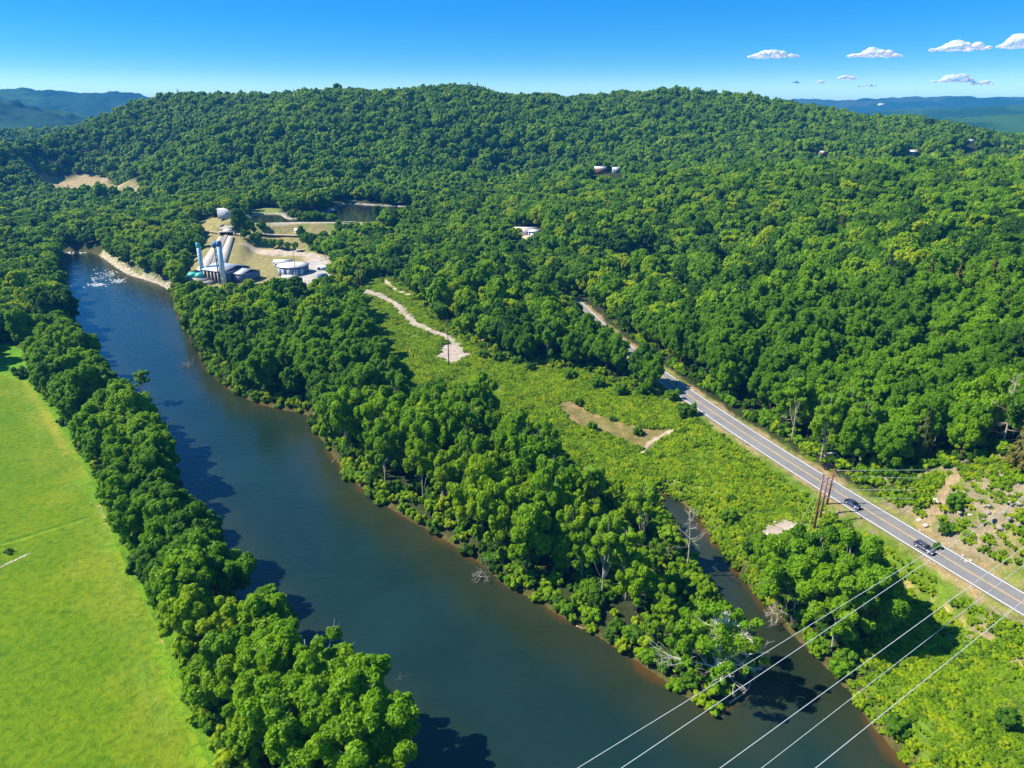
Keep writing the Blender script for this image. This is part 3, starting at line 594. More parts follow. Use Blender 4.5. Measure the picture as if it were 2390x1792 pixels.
def conifer_mesh(name, seed, h, r, tiers, per, nl_, size, mat='needle'):
    rng = np.random.RandomState(seed); C = []
    V = []; tint = []
    for i in range(tiers):
        f = i / (tiers - 1); z = h * (.10 + .88 * f); rr = r * (1 - f) ** .85 * rng.uniform(.85, 1.12) + .15
        for j in range(max(4, int(per * (1 - f * .7)))):
            a = rng.rand() * 6.283; L = rr * rng.uniform(.7, 1.1); dx, dy = math.cos(a), math.sin(a)
            for q in range(nl_):
                u = rng.uniform(.25, 1) * L; side = rng.uniform(-.28, .28) * u; cx = dx * u - dy * side; cyy = dy * u + dx * side; cz1 = z - .35 * u - abs(side) * .15 + rng.randn() * .12
                s = size * rng.uniform(.6, 1.3); nrm = np.array([dx * .45 + rng.randn() * .3, dy * .45 + rng.randn() * .3, 1.0]); nrm /= np.linalg.norm(nrm)
                t = np.array([dx, dy, -.4]); b = np.cross(nrm, t); b /= np.linalg.norm(b); t = np.cross(b, nrm); p = np.array([cx, cyy, cz1])
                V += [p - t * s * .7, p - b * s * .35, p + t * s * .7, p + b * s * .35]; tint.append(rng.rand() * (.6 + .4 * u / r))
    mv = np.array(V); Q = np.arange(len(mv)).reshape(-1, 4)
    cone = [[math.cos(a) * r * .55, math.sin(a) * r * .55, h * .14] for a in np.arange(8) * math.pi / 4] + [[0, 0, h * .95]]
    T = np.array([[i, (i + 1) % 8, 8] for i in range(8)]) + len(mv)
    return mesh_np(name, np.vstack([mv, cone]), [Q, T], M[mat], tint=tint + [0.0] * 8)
def bare_mesh(name, seed, h, r0, mat, spread=.55, depth=4, nb=5, start=.35, up=.35, lr=.6):
    rng = np.random.RandomState(seed); mb = MB()
    def grow(p, d, L, r, dep):
        n_ = 4; P = [p]; dd = d.copy()
        for _ in range(n_):
            dd = dd + rng.randn(3) * .13; dd[2] += up * .08; dd /= np.linalg.norm(dd); P.append(P[-1] + dd * L / n_)
        P = np.array(P); mb.tube(P, np.linspace(r, r * .45, len(P)), 5 if dep > 1 else 3, cap=False)
        if dep > 0:
            for _ in range(nb if dep > 1 else 4):
                f = rng.randint(1, n_ + 1); q = dd + rng.randn(3) * spread * 1.2; q /= np.linalg.norm(q)
                grow(P[f], q, L * rng.uniform(.42, .72), r * .48, dep - 1)
    P = np.array([[0, 0, -.5], [.1, 0, h * .3], [.25 * rng.randn(), .25 * rng.randn(), h * .65], [.4 * rng.randn(), .4 * rng.randn(), h]])
    P = chaikin(P, 2, False); mb.tube(P, np.linspace(r0, r0 * .25, len(P)), 7)
    k = nb * 3 + 2
    for i in range(k):
        f = start + (1 - start) * (i + .5) / k; p = P[min(len(P) - 1, int(f * (len(P) - 1)))]; a = i * 2.4 + rng.rand()
        d = np.array([math.cos(a), math.sin(a), up + rng.uniform(-.2, .3)]); d /= np.linalg.norm(d)
        grow(p, d, h * lr * (1.12 - f) * rng.uniform(.7, 1.15), r0 * .34, depth - 2)
    return mb.mesh(name, M[mat], True)

# prototypes: near (fine leaves), middle and far; crowns are about 2*Rx wide, feet at the origin
NEAR = []; MID = []; FAR = []; VFAR = []; HID = bpy.data.collections
for i in range(6):
    Rx = [5.2, 4.6, 5.6, 4.9, 5.0, 4.4][i]; hz = [6.2, 6.6, 5.6, 5.4, 7.0, 6.0][i]; zc = [8.2, 8.6, 7.8, 7.2, 9.4, 8.0][i]
    me, C_, R_ = crown_mesh('crown', 300 + i, Rx, hz, zc, [16, 15, 19, 14, 18, 13][i], 17, 26000, .40, ICO0, skirt=i % 2 == 0, fine=True, lobe=(.22, .40), subr=(.20, .42))
    NEAR.append((me, limb_mesh('trunk', C_, R_, zc + hz * .5, .30, 'bark', 300 + i), zc + hz, Rx))
for i in range(5):
    Rx = [5.4, 4.8, 5.9, 5.0, 4.6][i]; hz = [6.0, 6.6, 5.4, 7.2, 5.6][i]; zc = [8.2, 8.4, 8.0, 9.0, 7.4][i]
    me, C_, R_ = crown_mesh('crown', 400 + i, Rx, hz, zc, [13, 12, 15, 14, 10][i], 10, 8000, .68, ICO0, skirt=i % 2 == 0, fine=True, lobe=(.24, .42), subr=(.25, .48))
    MID.append((me, limb_mesh('trunk', C_, R_, zc + hz * .5, .28, 'bark', 400 + i, 4, sides=5), zc + hz, Rx))
for i in range(5):
    Rx = [6.3, 5.6, 7.0, 5.9, 6.6][i]; hz = [5.6, 6.4, 5.4, 6.8, 5.0][i]; zc = 8.0
    me, C_, R_ = crown_mesh('crown', 500 + i, Rx, hz, zc, [11, 10, 13, 11, 12][i], 4, 1700, 1.45, ICO0, skirt=True, mat='leaf_far'); FAR.append((me, None, zc + hz, Rx))
CONI = [conifer_mesh('crown', 610, 17, 4.2, 30, 16, 14, .62), conifer_mesh('crown', 611, 14, 3.6, 26, 14, 12, .6)]
mb = MB(); mb.tube([[0, 0, -.5], [0, 0, 8], [0, 0, 15]], [.3, .18, .04], 6); CTRUNK = mb.mesh('trunk', M['bark'], True)

# sparse pale-limbed river trees
RIV = []
for i in range(4):
    Rx = [5.6, 4.6, 5.2, 4.2][i]; hz = [6.6, 7.2, 6.0, 6.6][i]; zc = [9.2, 9.8, 8.8, 9.0][i]
    me, C_, R_ = crown_mesh('crown', 700 + i, Rx, hz, zc, [20, 18, 22, 16][i], 12, 20000, .38, ICO0, lobe=(.17, .31), spread=.86, gap=.22, fine=True, subr=(.22, .46))
    RIV.append((me, limb_mesh('trunk', C_, R_, zc + hz * .75, .21, 'pale_bark', 700 + i, 9, poke=.10, lean=.25), zc + hz, Rx))

# ------------------------------------------------------------------ where trees stand
rng = np.random.RandomState(5)
def scatter(x0, x1, y0, y1, sp, jit=.34, seed=1):
    r = np.random.RandomState(seed); gx = np.arange(x0, x1, sp); gy = np.arange(y0, y1, sp * .87); A, B = np.meshgrid(gx, gy); A = A + (np.arange(len(gy)) % 2)[:, None] * sp / 2
    return np.stack([(A + r.uniform(-jit, jit, A.shape) * sp).ravel(), (B + r.uniform(-jit, jit, B.shape) * sp).ravel()], -1)
def in_frame(P, m=70, top=14):
    u0, v0, s = project(np.c_[P, H(P[:, 0], P[:, 1])]); u1, v1, _ = project(np.c_[P, H(P[:, 0], P[:, 1]) + top])
    return (u0 > -m) & (u0 < 1024 + m) & (v1 < 768 + m * .6) & (v0 > 0) & (P[:, 1] > 20)
opens = [(field, 3.0), (meadow, 2.0), (verge, 2.0), (plant, 2), (rocky, 1.0), (grass_n, 1), (brown, 4), (lawn2, 2), (yard2, 2), (lawn3, 0)]
HOUSES = [ # name, label, category, photo px, distance, width, depth, height, roof rise, wall, roof, turn, chimney, dz
 ('house', 'long white-roofed house standing in the woods on the hillside', 'house', 1400, 402, 805, 12, 9, 5.5, 1.6, 'brick', 'white', .1, True, None),
 ('house', 'white-roofed outbuilding right of the long hillside house', 'house', 1437, 403, 800, 7, 6, 4, 1.4, 'greywall', 'white', .1, False, None),
 ('house', 'small white house in a clearing on the right hillside', 'house', 1918, 362, 960, 6, 5, 4.5, 1.4, 'brick', 'white', .3, False, None),
 ('house', 'low white shed left of the small white hillside house', 'house', 1900, 365, 950, 5, 5, 3, 1.0, 'white', 'white', .3, False, None),
 ('house', 'white house with grey lower wall between dark trees at right', 'house', 2129, 363, 950, 8, 6, 5.0, 1.6, 'greywall', 'white', -.2, True, None),
 ('house', 'tiny white house high at the right among the trees', 'house', 2266, 328, 1100, 7, 5, 3.5, 1.4, 'bluewall', 'roof', .2, False, None),
 ('house', 'white cottage at the far right edge above the bright canopy', 'house', 2376, 402, 800, 7, 6, 5, 1.6, 'white', 'roof', -.2, False, None),
 ('house', 'pale house left of the cottage at the right edge', 'house', 2332, 383, 850, 8, 6, 4, 1.5, 'greywall', 'roof', .1, False, None),
 ('house', 'brown-roofed house half hidden by trees above the road', 'house', 1617, 712, 392, 10, 8, 4.0, 1.8, 'brick', 'brownroof', -.1, True, None),
 ('house', 'large white house mostly hidden behind the trees beside the road', 'house', 1468, 694, 412, 9, 8, 6.5, 2.2, 'white', 'roof', .35, True, None),
 ('house', 'second white house hidden deeper in the trees', 'house', 1560, 690, 425, 12, 8, 6, 2.0, 'white', 'roof', .1, False, None),
 ('shed', 'dark shed with pale roof below the small lawn', 'shed', 1478, 640, 470, 5, 5, 3.5, .8, 'bluewall', 'roof', .3, False, None),
 ('workshop', 'low white workshop with a long flat roof in a sandy yard', 'workshop', 1225, 550, 560, 17, 7, 4.5, .7, 'white', 'white', -.1, False, None),
 ('workshop', 'white wing standing at an angle right of the low workshop', 'workshop', 1248, 556, 548, 6, 10, 4.5, .7, 'white', 'white', -.5, False, None),
 ('container', 'blue container in front of the white workshop', 'container', 1238, 563, 538, 5, 2.5, 2.6, .1, 'blue', 'white', .3, False, None),
 ('farmhouse', 'distant white buildings on the second far hill at right', 'farm building', 2207, 273, 3450, 52, 30, 9, 5, 'white', 'white', 0, False, None),
 ('farmhouse', 'small distant white building right of the long one on the far hills', 'farm building', 2324, 259, 3900, 40, 26, 8, 5, 'white', 'white', 0, False, None),
 ('farmhouse', 'tiny distant white building on the farthest hill at right', 'farm building', 2058, 243, 6300, 44, 30, 10, 5, 'white', 'white', 0, False, 0)]
def house_clear(P):
    ok = np.ones(len(P), bool)
    for q in HOUSES:
        if q[5] > 2000: continue
        p = at_dist(q[3], q[4], q[5])[:2]; n = p / np.linalg.norm(p); L = (P - p) @ n; S_ = abs((P - p) @ np.array([-n[1], n[0]]))
        hidden = q[1].startswith(('large white house', 'second white', 'brown-roofed')); front = 17 if hidden else 50 if q[5] > 700 else 24
        ok &= ~((L > -front) & (L < q[7] / 2 + 5) & (S_ < max(q[6], q[7]) / 2 + (3 if hidden else 4.5)))
    return ok
def allowed(P, rb=2.0):
    x, y = P[:, 0], P[:, 1]; ok = np.ones(len(P), bool)
    for pl, mg in opens:
        bb = (x > pl[:, 0].min() - 9) & (x < pl[:, 0].max() + 9) & (y > pl[:, 1].min() - 9) & (y < pl[:, 1].max() + 9); i = np.where(bb & ok)[0]
        if len(i): ok[i] &= sdf(pl, x[i], y[i]) > mg
    ok &= sdf(river, x, y) > rb; ok &= (pld(Wz(INL, 0, DS), x, y)[0] > 5.5) | (y < 125); ok &= sdf(pond, x, y) > 3
    ok &= pld(road, x, y)[0] > 10
    ok &= house_clear(P)
    return ok
trees = []       # x, y, scale, tone, class
P = scatter(-560, 520, 60, 460, 8.1, .38, 11); P = P[in_frame(P)]; P = P[allowed(P)]
P2 = scatter(-900, 900, 460, 780, 9.6, .34, 12); P2 = P2[in_frame(P2)]; P2 = P2[allowed(P2)]
P3 = scatter(-1500, 1500, 780, 1560, 11.0, .40, 13); P3 = P3[in_frame(P3, 40)]; P3 = P3[allowed(P3)]
P4 = scatter(-2300, 1700, 1560, 2350, 17, .34, 14); P4 = P4[in_frame(P4, 40)]
# beyond the main crest nothing is seen: keep only what a step aside could show
def back_ok(P):
    u, v, s = project(np.c_[P, H(P[:, 0], P[:, 1])]); return (u < 190) | (u > 900) | (P[:, 1] < 1480)
P3 = P3[back_ok(P3)]; P4 = P4[back_ok(P4)]
kn = G0(np.array([978.0]), np.array([249.0]))[0]; kn_n = kn[:2] / np.linalg.norm(kn[:2]); kl = (P3 - kn[:2]) @ kn_n; ks = abs((P3 - kn[:2]) @ np.array([-kn_n[1], kn_n[0]])); P3 = P3[~((kl > -38) & (kl < 8) & (ks < 13))]
print('scatter', len(P), len(P2), len(P3), len(P4))

# ------------------------------------------------------------------ scattering what nobody could count (one object each)
def scatter_stuff(name, label, P, Zc, scl, protos, seed, zs=None):
    r = np.random.RandomState(seed); n = len(P)
    pc = bpy.data.collections.new(name + '_kinds')
    for k, me in enumerate(protos):
        o = bpy.data.objects.new('%s_kind_%02d' % (name, k), me); pc.objects.link(o)
    me = bpy.data.meshes.new(name); me.vertices.add(n); me.vertices.foreach_set('co', np.c_[P, Zc].astype(np.float32).ravel())
    sc3 = np.c_[scl, scl * r.uniform(.9, 1.1, n), scl * (zs if zs is not None else 1) * r.uniform(.85, 1.15, n)]
    a = me.attributes.new('siz', 'FLOAT_VECTOR', 'POINT'); a.data.foreach_set('vector', sc3.astype(np.float32).ravel())
    a = me.attributes.new('turn', 'FLOAT_VECTOR', 'POINT'); a.data.foreach_set('vector', np.c_[r.randn(n) * .05, r.randn(n) * .05, r.rand(n) * 6.283].astype(np.float32).ravel())
    a = me.attributes.new('kind_id', 'INT', 'POINT'); a.data.foreach_set('value', r.randint(0, len(protos), n).astype(np.int32))
    o = put(name, me); o['kind'] = 'stuff'; o['label'] = label
    g = bpy.data.node_groups.new(name + '_scatter', 'GeometryNodeTree')
    g.interface.new_socket('Geometry', in_out='INPUT', socket_type='NodeSocketGeometry'); g.interface.new_socket('Geometry', in_out='OUTPUT', socket_type='NodeSocketGeometry')
    gi = g.nodes.new('NodeGroupInput'); go = g.nodes.new('NodeGroupOutput'); mp = g.nodes.new('GeometryNodeMeshToPoints'); ip = g.nodes.new('GeometryNodeInstanceOnPoints')
    ci = g.nodes.new('GeometryNodeCollectionInfo'); ci.inputs['Collection'].default_value = pc; ci.inputs['Separate Children'].default_value = True; ci.inputs['Reset Children'].default_value = True
    def attr(nm, t):
        x = g.nodes.new('GeometryNodeInputNamedAttribute'); x.data_type = t; x.inputs['Name'].default_value = nm; return x.outputs['Attribute']
    g.links.new(gi.outputs[0], mp.inputs[0]); g.links.new(mp.outputs[0], ip.inputs['Points']); g.links.new(ci.outputs[0], ip.inputs['Instance'])
    ip.inputs['Pick Instance'].default_value = True; g.links.new(attr('kind_id', 'INT'), ip.inputs['Instance Index'])
    g.links.new(attr('turn', 'FLOAT_VECTOR'), ip.inputs['Rotation']); g.links.new(attr('siz', 'FLOAT_VECTOR'), ip.inputs['Scale']); g.links.new(ip.outputs[0], go.inputs[0])
    md = o.modifiers.new('scatter', 'NODES'); md.node_group = g
    return o

# zones
rb_line = Wz(RB, 0, DS)[::-1]; rb_y = rb_line[:, 1]; order = np.argsort(rb_y); RBY, RBX = rb_y[order], rb_line[order, 0]
ml = meadow[:14]; RDY, RDX = road[:, 1], road[:, 0]
def zone_of(x, y):
    if x < np.interp(y, RBY, RBX) and y < 620 and x < 60: return 'left bank'
    if x > np.interp(y, RDY, RDX) and y < 470: return 'hillside wood'
    if y < 215: return 'wooded point' if x < 62 else 'inlet bank'
    mx = np.interp(y, ml[::-1, 1], ml[::-1, 0])
    if x < mx and y < 470: return 'wooded point'
    return 'roadside wood' if y < 470 else 'valley wood'
bright = vnoise(P[:, 0], P[:, 1], 26, 31)
u_, v_, s_ = project(np.c_[P, H(P[:, 0], P[:, 1]) + 8])
cand = []; INLW = Wz(INL, 0, DS)
for k in range(len(P)):
    x, y = P[k]; z = zone_of(x, y)
    sc = {'left bank': 1.12, 'wooded point': 1.12, 'inlet bank': 1.15, 'hillside wood': 1.12, 'roadside wood': 1.05, 'valley wood': 1.05}[z] * rng.uniform(.70, 1.24)
    if z == 'left bank' and y > 360: sc *= .95
    if y > 380 and x > -260 and x < -60: sc *= .66 if y > 415 else .85
    tone = {'left bank': .50, 'wooded point': .40 if y > 235 else .62, 'inlet bank': .55, 'hillside wood': .42, 'roadside wood': .36, 'valley wood': .4}[z] + (bright[k] - .5) * .35 + rng.uniform(-.17, .17)
    if z == 'left bank' and y < 125: tone += .2
    if z == 'wooded point' and 118 < y < 215: sc *= .38 + .62 * smooth((pld(INLW, P[k:k+1, 0], P[k:k+1, 1])[0][0] - 12) / 22)
    if z == 'roadside wood' and y > 290: sc *= .80 + .20 * smooth((np.interp(y, RDY, RDX) - x - 18) / 22)
    cand.append([s_[k], x, y, sc, float(np.clip(tone, .05, .95)), z, u_[k], v_[k]])
cand.sort(key=lambda a: -a[0])
inpic = lambda a: -12 < a[6] < 1036 and a[7] < 790
riv_z = ('left bank', 'wooded point', 'inlet bank')
rivl = [a for a in cand if a[5] in riv_z and inpic(a)]; othl = [a for a in cand if a[5] not in riv_z and inpic(a)]
IND_R = rivl[:295]; IND_W = othl[:290]; ids = set(id(a) for a in IND_R + IND_W); rest = [a for a in cand if id(a) not in ids]
print('riverside', len(rivl), 'other', len(othl), 'rest', len(rest))

LMK = [("the first power pole in the clearing", 1047, 800), ("the far pole pair", 841, 655), ("the rust-brown poles", 1915, 1165), ("the bare brown patch", 1400, 980), ("the guard rail", 1650, 960),
       ("the nearer car", 2195, 1285), ("the farther car", 1996, 1175), ("the brown-roofed house", 1615, 700), ("the white-limbed tree at the fork", 1690, 1480), ("the inlet's head", 1555, 1150),
       ("the river bend", 745, 975), ("the grey dead conifer", 2335, 960), ("the reddish spruces", 2220, 660), ("the gravel patch", 1060, 830), ("the stone wall in the field", 60, 1300),
       ("the photo's bottom edge", 850, 1792), ("the pond", 780, 495), ("the power station", 520, 640), ("the rocky slope", 2200, 1150), ("the bare birch", 1605, 1290), ("the river rapids", 250, 650), ("the sandy path end", 60, 870), ("the right photo edge", 2390, 850), ("the hidden white house", 1450, 670)]
ORD = ['', 'second ', 'third ', 'fourth ', 'fifth ', 'sixth ', 'seventh ', 'eighth ', 'ninth ', 'tenth ', 'eleventh ', 'twelfth ', 'thirteenth ', 'fourteenth ']
def tone_word(t, kind=0):
    return 'dark green' if t < .27 else 'deep green' if t < .42 else 'mid green' if t < .55 else 'bright green' if t < .72 else 'yellow-green'
buckets = {}
def queue_label(o, sx, sy, look, zone):
    lx, ly, nm = min(((abs(sx - a), abs(sy - b), (n, a, b)) for n, a, b in LMK), key=lambda q: math.hypot(q[0], q[1] * 1.3))
    n, a, b = nm; dx, dy = sx - a, sy - b
    rel = ('left of' if dx < 0 else 'right of') if abs(dx) > abs(dy) * 1.2 else ('above' if dy < 0 else 'below')
    buckets.setdefault((look, zone, n, rel), []).append((math.hypot(dx, dy), o))
def flush_labels():
    for (look, zone, n, rel), L in buckets.items():
        L.sort(key=lambda q: q[0])
        for i, (d, o) in enumerate(L):
            if len(L) == 1:
                s_ = '%s %s the %s, %s %s' % (look, 'in' if zone.endswith('wood') else 'on', zone, rel, n); o['label'] = s_ if len(s_.split()) <= 16 else '%s, %s, %s %s' % (look, zone, rel, n.replace(' at the fork', ''))
            else: o['label'] = ('%s, %s, %snearest %s %s' % (look, zone, ORD[min(i, 13)], rel, n)) if len(('%s %s %s nearest %s %s' % (look, zone, ORD[min(i, 13)], rel, n)).split()) <= 16 else ('%s, %snearest %s %s' % (look, ORD[min(i, 13)], rel, n.replace('white-limbed tree at the fork', 'white-limbed tree')))
def tree(kind, me_c, me_t, x, y, sc, tone, rz, zone, look, group, cat='tree', zs=1.0, lean=None, dz=0.0):
    o = thing(kind, '', cat, (x, y, Hs(x, y) - .15 + dz), rz, group); o.scale = (sc, sc, sc * zs)
    if lean: o.rotation_euler = (lean[0], lean[1], rz)
    if me_c:
        c_ = put('crown', me_c, o); c_.color = (tone, 0, 0, 1)
    if me_t: put('trunk', me_t, o)
    u, v, s = project(np.array([x, y, Hs(x, y) + 8 * sc])); queue_label(o, float(u) * 2390 / 1024, float(v) * 1792 / 768, look, zone)
    return o
rr = np.random.RandomState(77)
avoid = [at_z(1848, 1027, 11)[:2], at_z(1915, 1075, 11)[:2], *[w_[:2] for w_ in W([(2337, 1046), (2178, 1043), (2213, 1028), (2345, 1085), (2180, 1085), (2337, 1068)])], at_z(1603, 1330, .5)[:2], at_z(1655, 1600, .5)[:2], at_z(1690, 1560, .5)[:2], at_z(1640, 1545, .5)[:2], at_z(1405, 1390, 3)[:2], at_z(560, 700, 5)[:2]]
def near_avoid(x, y, r=5.0): return any((x - q[0]) ** 2 + (y - q[1]) ** 2 < r * r for q in avoid)
n_air = 0
for s, x, y, sc, tone, z, u, v in IND_R:
    if near_avoid(x, y, 4.5): continue
    airy = (z == 'wooded point' and y < 235 and rr.rand() < .72) or (z == 'inlet bank' and rr.rand() < .6) or (z == 'left bank' and y < 120 and rr.rand() < .4) or rr.rand() < .05
    me_c, me_t, hh, rx_ = (RIV[rr.randint(4)] if airy else NEAR[rr.randint(6)])
    size = 'tall ' if sc > 1.15 else 'small ' if sc < .98 else ''
    tree('riverside_tree', me_c, me_t, x, y, sc * (.97 if airy else 1), tone, rr.rand() * 6.28, z, size + tone_word(tone) + (' open-crowned tree' if airy else ' leafy tree'), 'leafy trees along the river banks', zs=(1.14 if airy else 1.02) * (1.16 if z == 'wooded point' and y < 225 and sc > .9 else 1))
for s, x, y, sc, tone, z, u, v in IND_W:
    if near_avoid(x, y, 5): continue
    me_c, me_t, hh, rx_ = NEAR[rr.randint(6)] if rr.rand() < .8 else RIV[rr.randint(4)]
    size = 'tall ' if sc > 1.15 else 'small ' if sc < .98 else ''
    tree('woodland_tree', me_c, me_t, x, y, sc, tone, rr.rand() * 6.28, z, size + tone_word(tone) + ' woodland tree', 'woodland trees on either side of the road', zs=1.15)

for sx, sy, sc, tone, lab in [(655,1640,1.30,.5,'broad bright green tree at the river edge in the bottom left corner group'),(735,1690,1.45,.62,'tall yellow-green tree over the water, largest of the bottom left group'),(815,1760,1.35,.66,'bright tree with limbs showing at the lower end of the left bank'),(600,1735,1.2,.7,'yellow-green bushy tree beside the field at the bottom edge'),
                          (700,1800,1.3,.6,'leafy tree cut off by the bottom edge, second from the field'),(1852,1436,1.3,.6,'bright tree above the inlet, leftmost of the big clump by the road meadow'),(1905,1425,1.35,.55,'tall green tree at the back of the clump below the rust-brown poles'),(1958,1470,1.4,.6,'tallest tree of the clump between inlet and meadow'),(2015,1500,1.3,.55,'right outer tree of the inlet clump casting shade on the meadow'),(1940,1515,1.2,.66,'bright front tree of the inlet clump near the water'),(1985,1415,1.2,.5,'green tree at the upper right of the inlet clump'),(1802,1385,1.0,.62,'small bright tree leaning over the inlet'),(1778,1335,.7,.6,'low bushy tree on the inlet bank beside the pale rocks'),(880,1850,1.3,.62,'tree cut off by the bottom edge next to the river'),(560,1640,1.15,.45,'deep green tree behind the bottom left corner group'),(640,1490,1.25,.45,'tall green tree reaching out over the river on lower left bank'),(530,1400,1.15,.4,'dark tree above the lower bulge of the left bank'),(800,1860,1.3,.68,'yellow-green crown at the very bottom edge')]:
    p = at_z(sx, sy, 2.5); k = rr.randint(4); me_c, me_t, hh, rx_ = RIV[k] if tone > .55 else NEAR[k]
    o = thing('riverside_tree', lab, 'tree', (p[0], p[1], Hs(p[0], p[1]) - .15), rr.rand() * 6.28, 'leafy trees along the river banks'); o.scale = (sc, sc, sc * 1.05)
    q = put('crown', me_c, o); q.color = (tone, 0, 0, 1); put('trunk', me_t, o)
# special trees ----------------------------------------------------
def crownish(nm, seed, **k): return crown_mesh(nm, seed, **k)
BARE = [bare_mesh('branches', 801, 17, .26, 'grey_wood', depth=4, nb=4, lr=.42, start=.22, up=.1), bare_mesh('branches', 802, 14, .16, 'grey_wood', depth=4, nb=4, lr=.25, start=.3, up=1.0),
        bare_mesh('branches', 803, 15, .24, 'pale_bark', depth=4, nb=4, lr=.50, start=.40, up=.5), bare_mesh('branches', 804, 8, .3, 'pale_bark', depth=5, nb=4, lr=.75, start=.25, up=.45)]
def baretree(kind, sx, sy, z, me, sc, label, cat='dead tree', rot=0.0, tilt=(0, 0)):
    p = at_z(sx, sy, z) if z < 10 else W([(sx, sy)])[0]; h = Hs(p[0], p[1]); o = put(kind, me, None, (p[0], p[1], h), rot, sc); o.rotation_euler = (tilt[0], tilt[1], rot); return tag(o, label, cat)
baretree('dead_tree', 2337, 1046, 22, BARE[0], 1.25, 'large bare grey dead conifer standing in the wood at the right edge')
baretree('dead_tree', 2178, 1043, 17, BARE[1], 1.3, 'narrow grey dead tree with upswept twigs in the hillside wood')
baretree('dead_tree', 2213, 1028, 17, BARE[2], .75, 'small grey leafless tree right of the narrow dead tree')
baretree('dead_tree', 1603, 1335, .8, BARE[2], 1.15, 'bare white-barked tree standing beside the narrow inlet', rot=1.0)
baretree('fallen_branch', 455, 852, .2, BARE[3], .75, 'bleached bare branch leaning out over the blue river from right bank', 'branch', 0, (0, -1.1))
baretree('fallen_branch', 1845, 1445, .2, BARE[3], .85, 'grey leafless branches hanging into the water below the inlet trees', 'branch', .3, (0, -1.35))
baretree('fallen_branch', 1150, 1345, .2, BARE[3], .65, 'bare twiggy branch reaching out from the leaning bank tree', 'branch', .2, (0, -1.25))
baretree('fallen_branch', 935, 1590, .4, BARE[3], .45, 'small bleached branch over the water beside the bottom left trees', 'branch', 1.2, (0, 1.2))
def log(pts, r, label, mat='drift'):
    P_ = np.array([at_z(a, b, z) for a, b, z in pts]); mb = MB(); mb.tube(chaikin(P_, 1, False), np.linspace(r, r * .45, len(chaikin(P_, 1, False))), 7)
    rl = np.random.RandomState(int(pts[0][0])); d = P_[-1] - P_[0]
    for f in (.55, .75, .9):
        q = P_[0] + d * f; mb.tube([q, q + rl.randn(3) * .8 + np.array([0, 0, .5])], [r * .4, r * .12], 5)
    o = mb.build('fallen_log', M[mat], None, True); return tag(o, label, 'log')
log([(722, 992, .35), (755, 988, .6), (762, 1001, .5)], .32, 'fallen grey log lying in the water at the river bend', 'grey_wood')
log([(808, 1092, .3), (818, 1072, 1.6)], .2, 'thin pale leaning log on the green bank below the bend', 'grey_wood')
log([(775, 1080, .1), (780, 1072, .4), (790, 1071, .3)], .13, 'small curved white branch in the water off the bank', 'grey_wood')
log([(1345, 1460, .15), (1365, 1468, .25)], .15, 'short brown log at the waterline of the wooded point')
log([(1590, 1592, .4), (1640, 1642, .3), (1690, 1675, .05)], .22, 'long reddish driftwood pole along the tip of the point')
log([(1702, 1640, .3), (1745, 1612, .7), (1752, 1590, 1.2)], .26, 'bleached driftwood trunk under the white-limbed tree')
log([(1596, 1560, .3), (1594, 1592, .2)], .12, 'thin upright grey drift stick at the tip of the point', 'grey_wood')
# white-limbed tree at the fork
me, C_, R_ = crown_mesh('crown', 901, 7.0, 6.2, 8.6, 34, 4, 6500, .40, ICO0, lobe=(.09, .17), spread=.90, gap=.3, fine=True)
big = MB(); tr = bare_mesh('trunk', 905, 12.5, .50, 'white_bark', depth=5, nb=5, lr=.66, start=.22, up=.30)
p = at_z(1662, 1592, .8); o = thing('riverside_tree', 'sparse yellow-green tree with sprawling white limbs at the tip of the wooded point', 'tree', (p[0], p[1], Hs(p[0], p[1]) - .2), .6, 'leafy trees along the river banks'); o.rotation_euler = (.05, .12, .6); o.scale = (1.2, 1.2, 1.15)
q = put('crown', me, o); q.color = (.62, 0, 0, 1); put('trunk', tr, o)
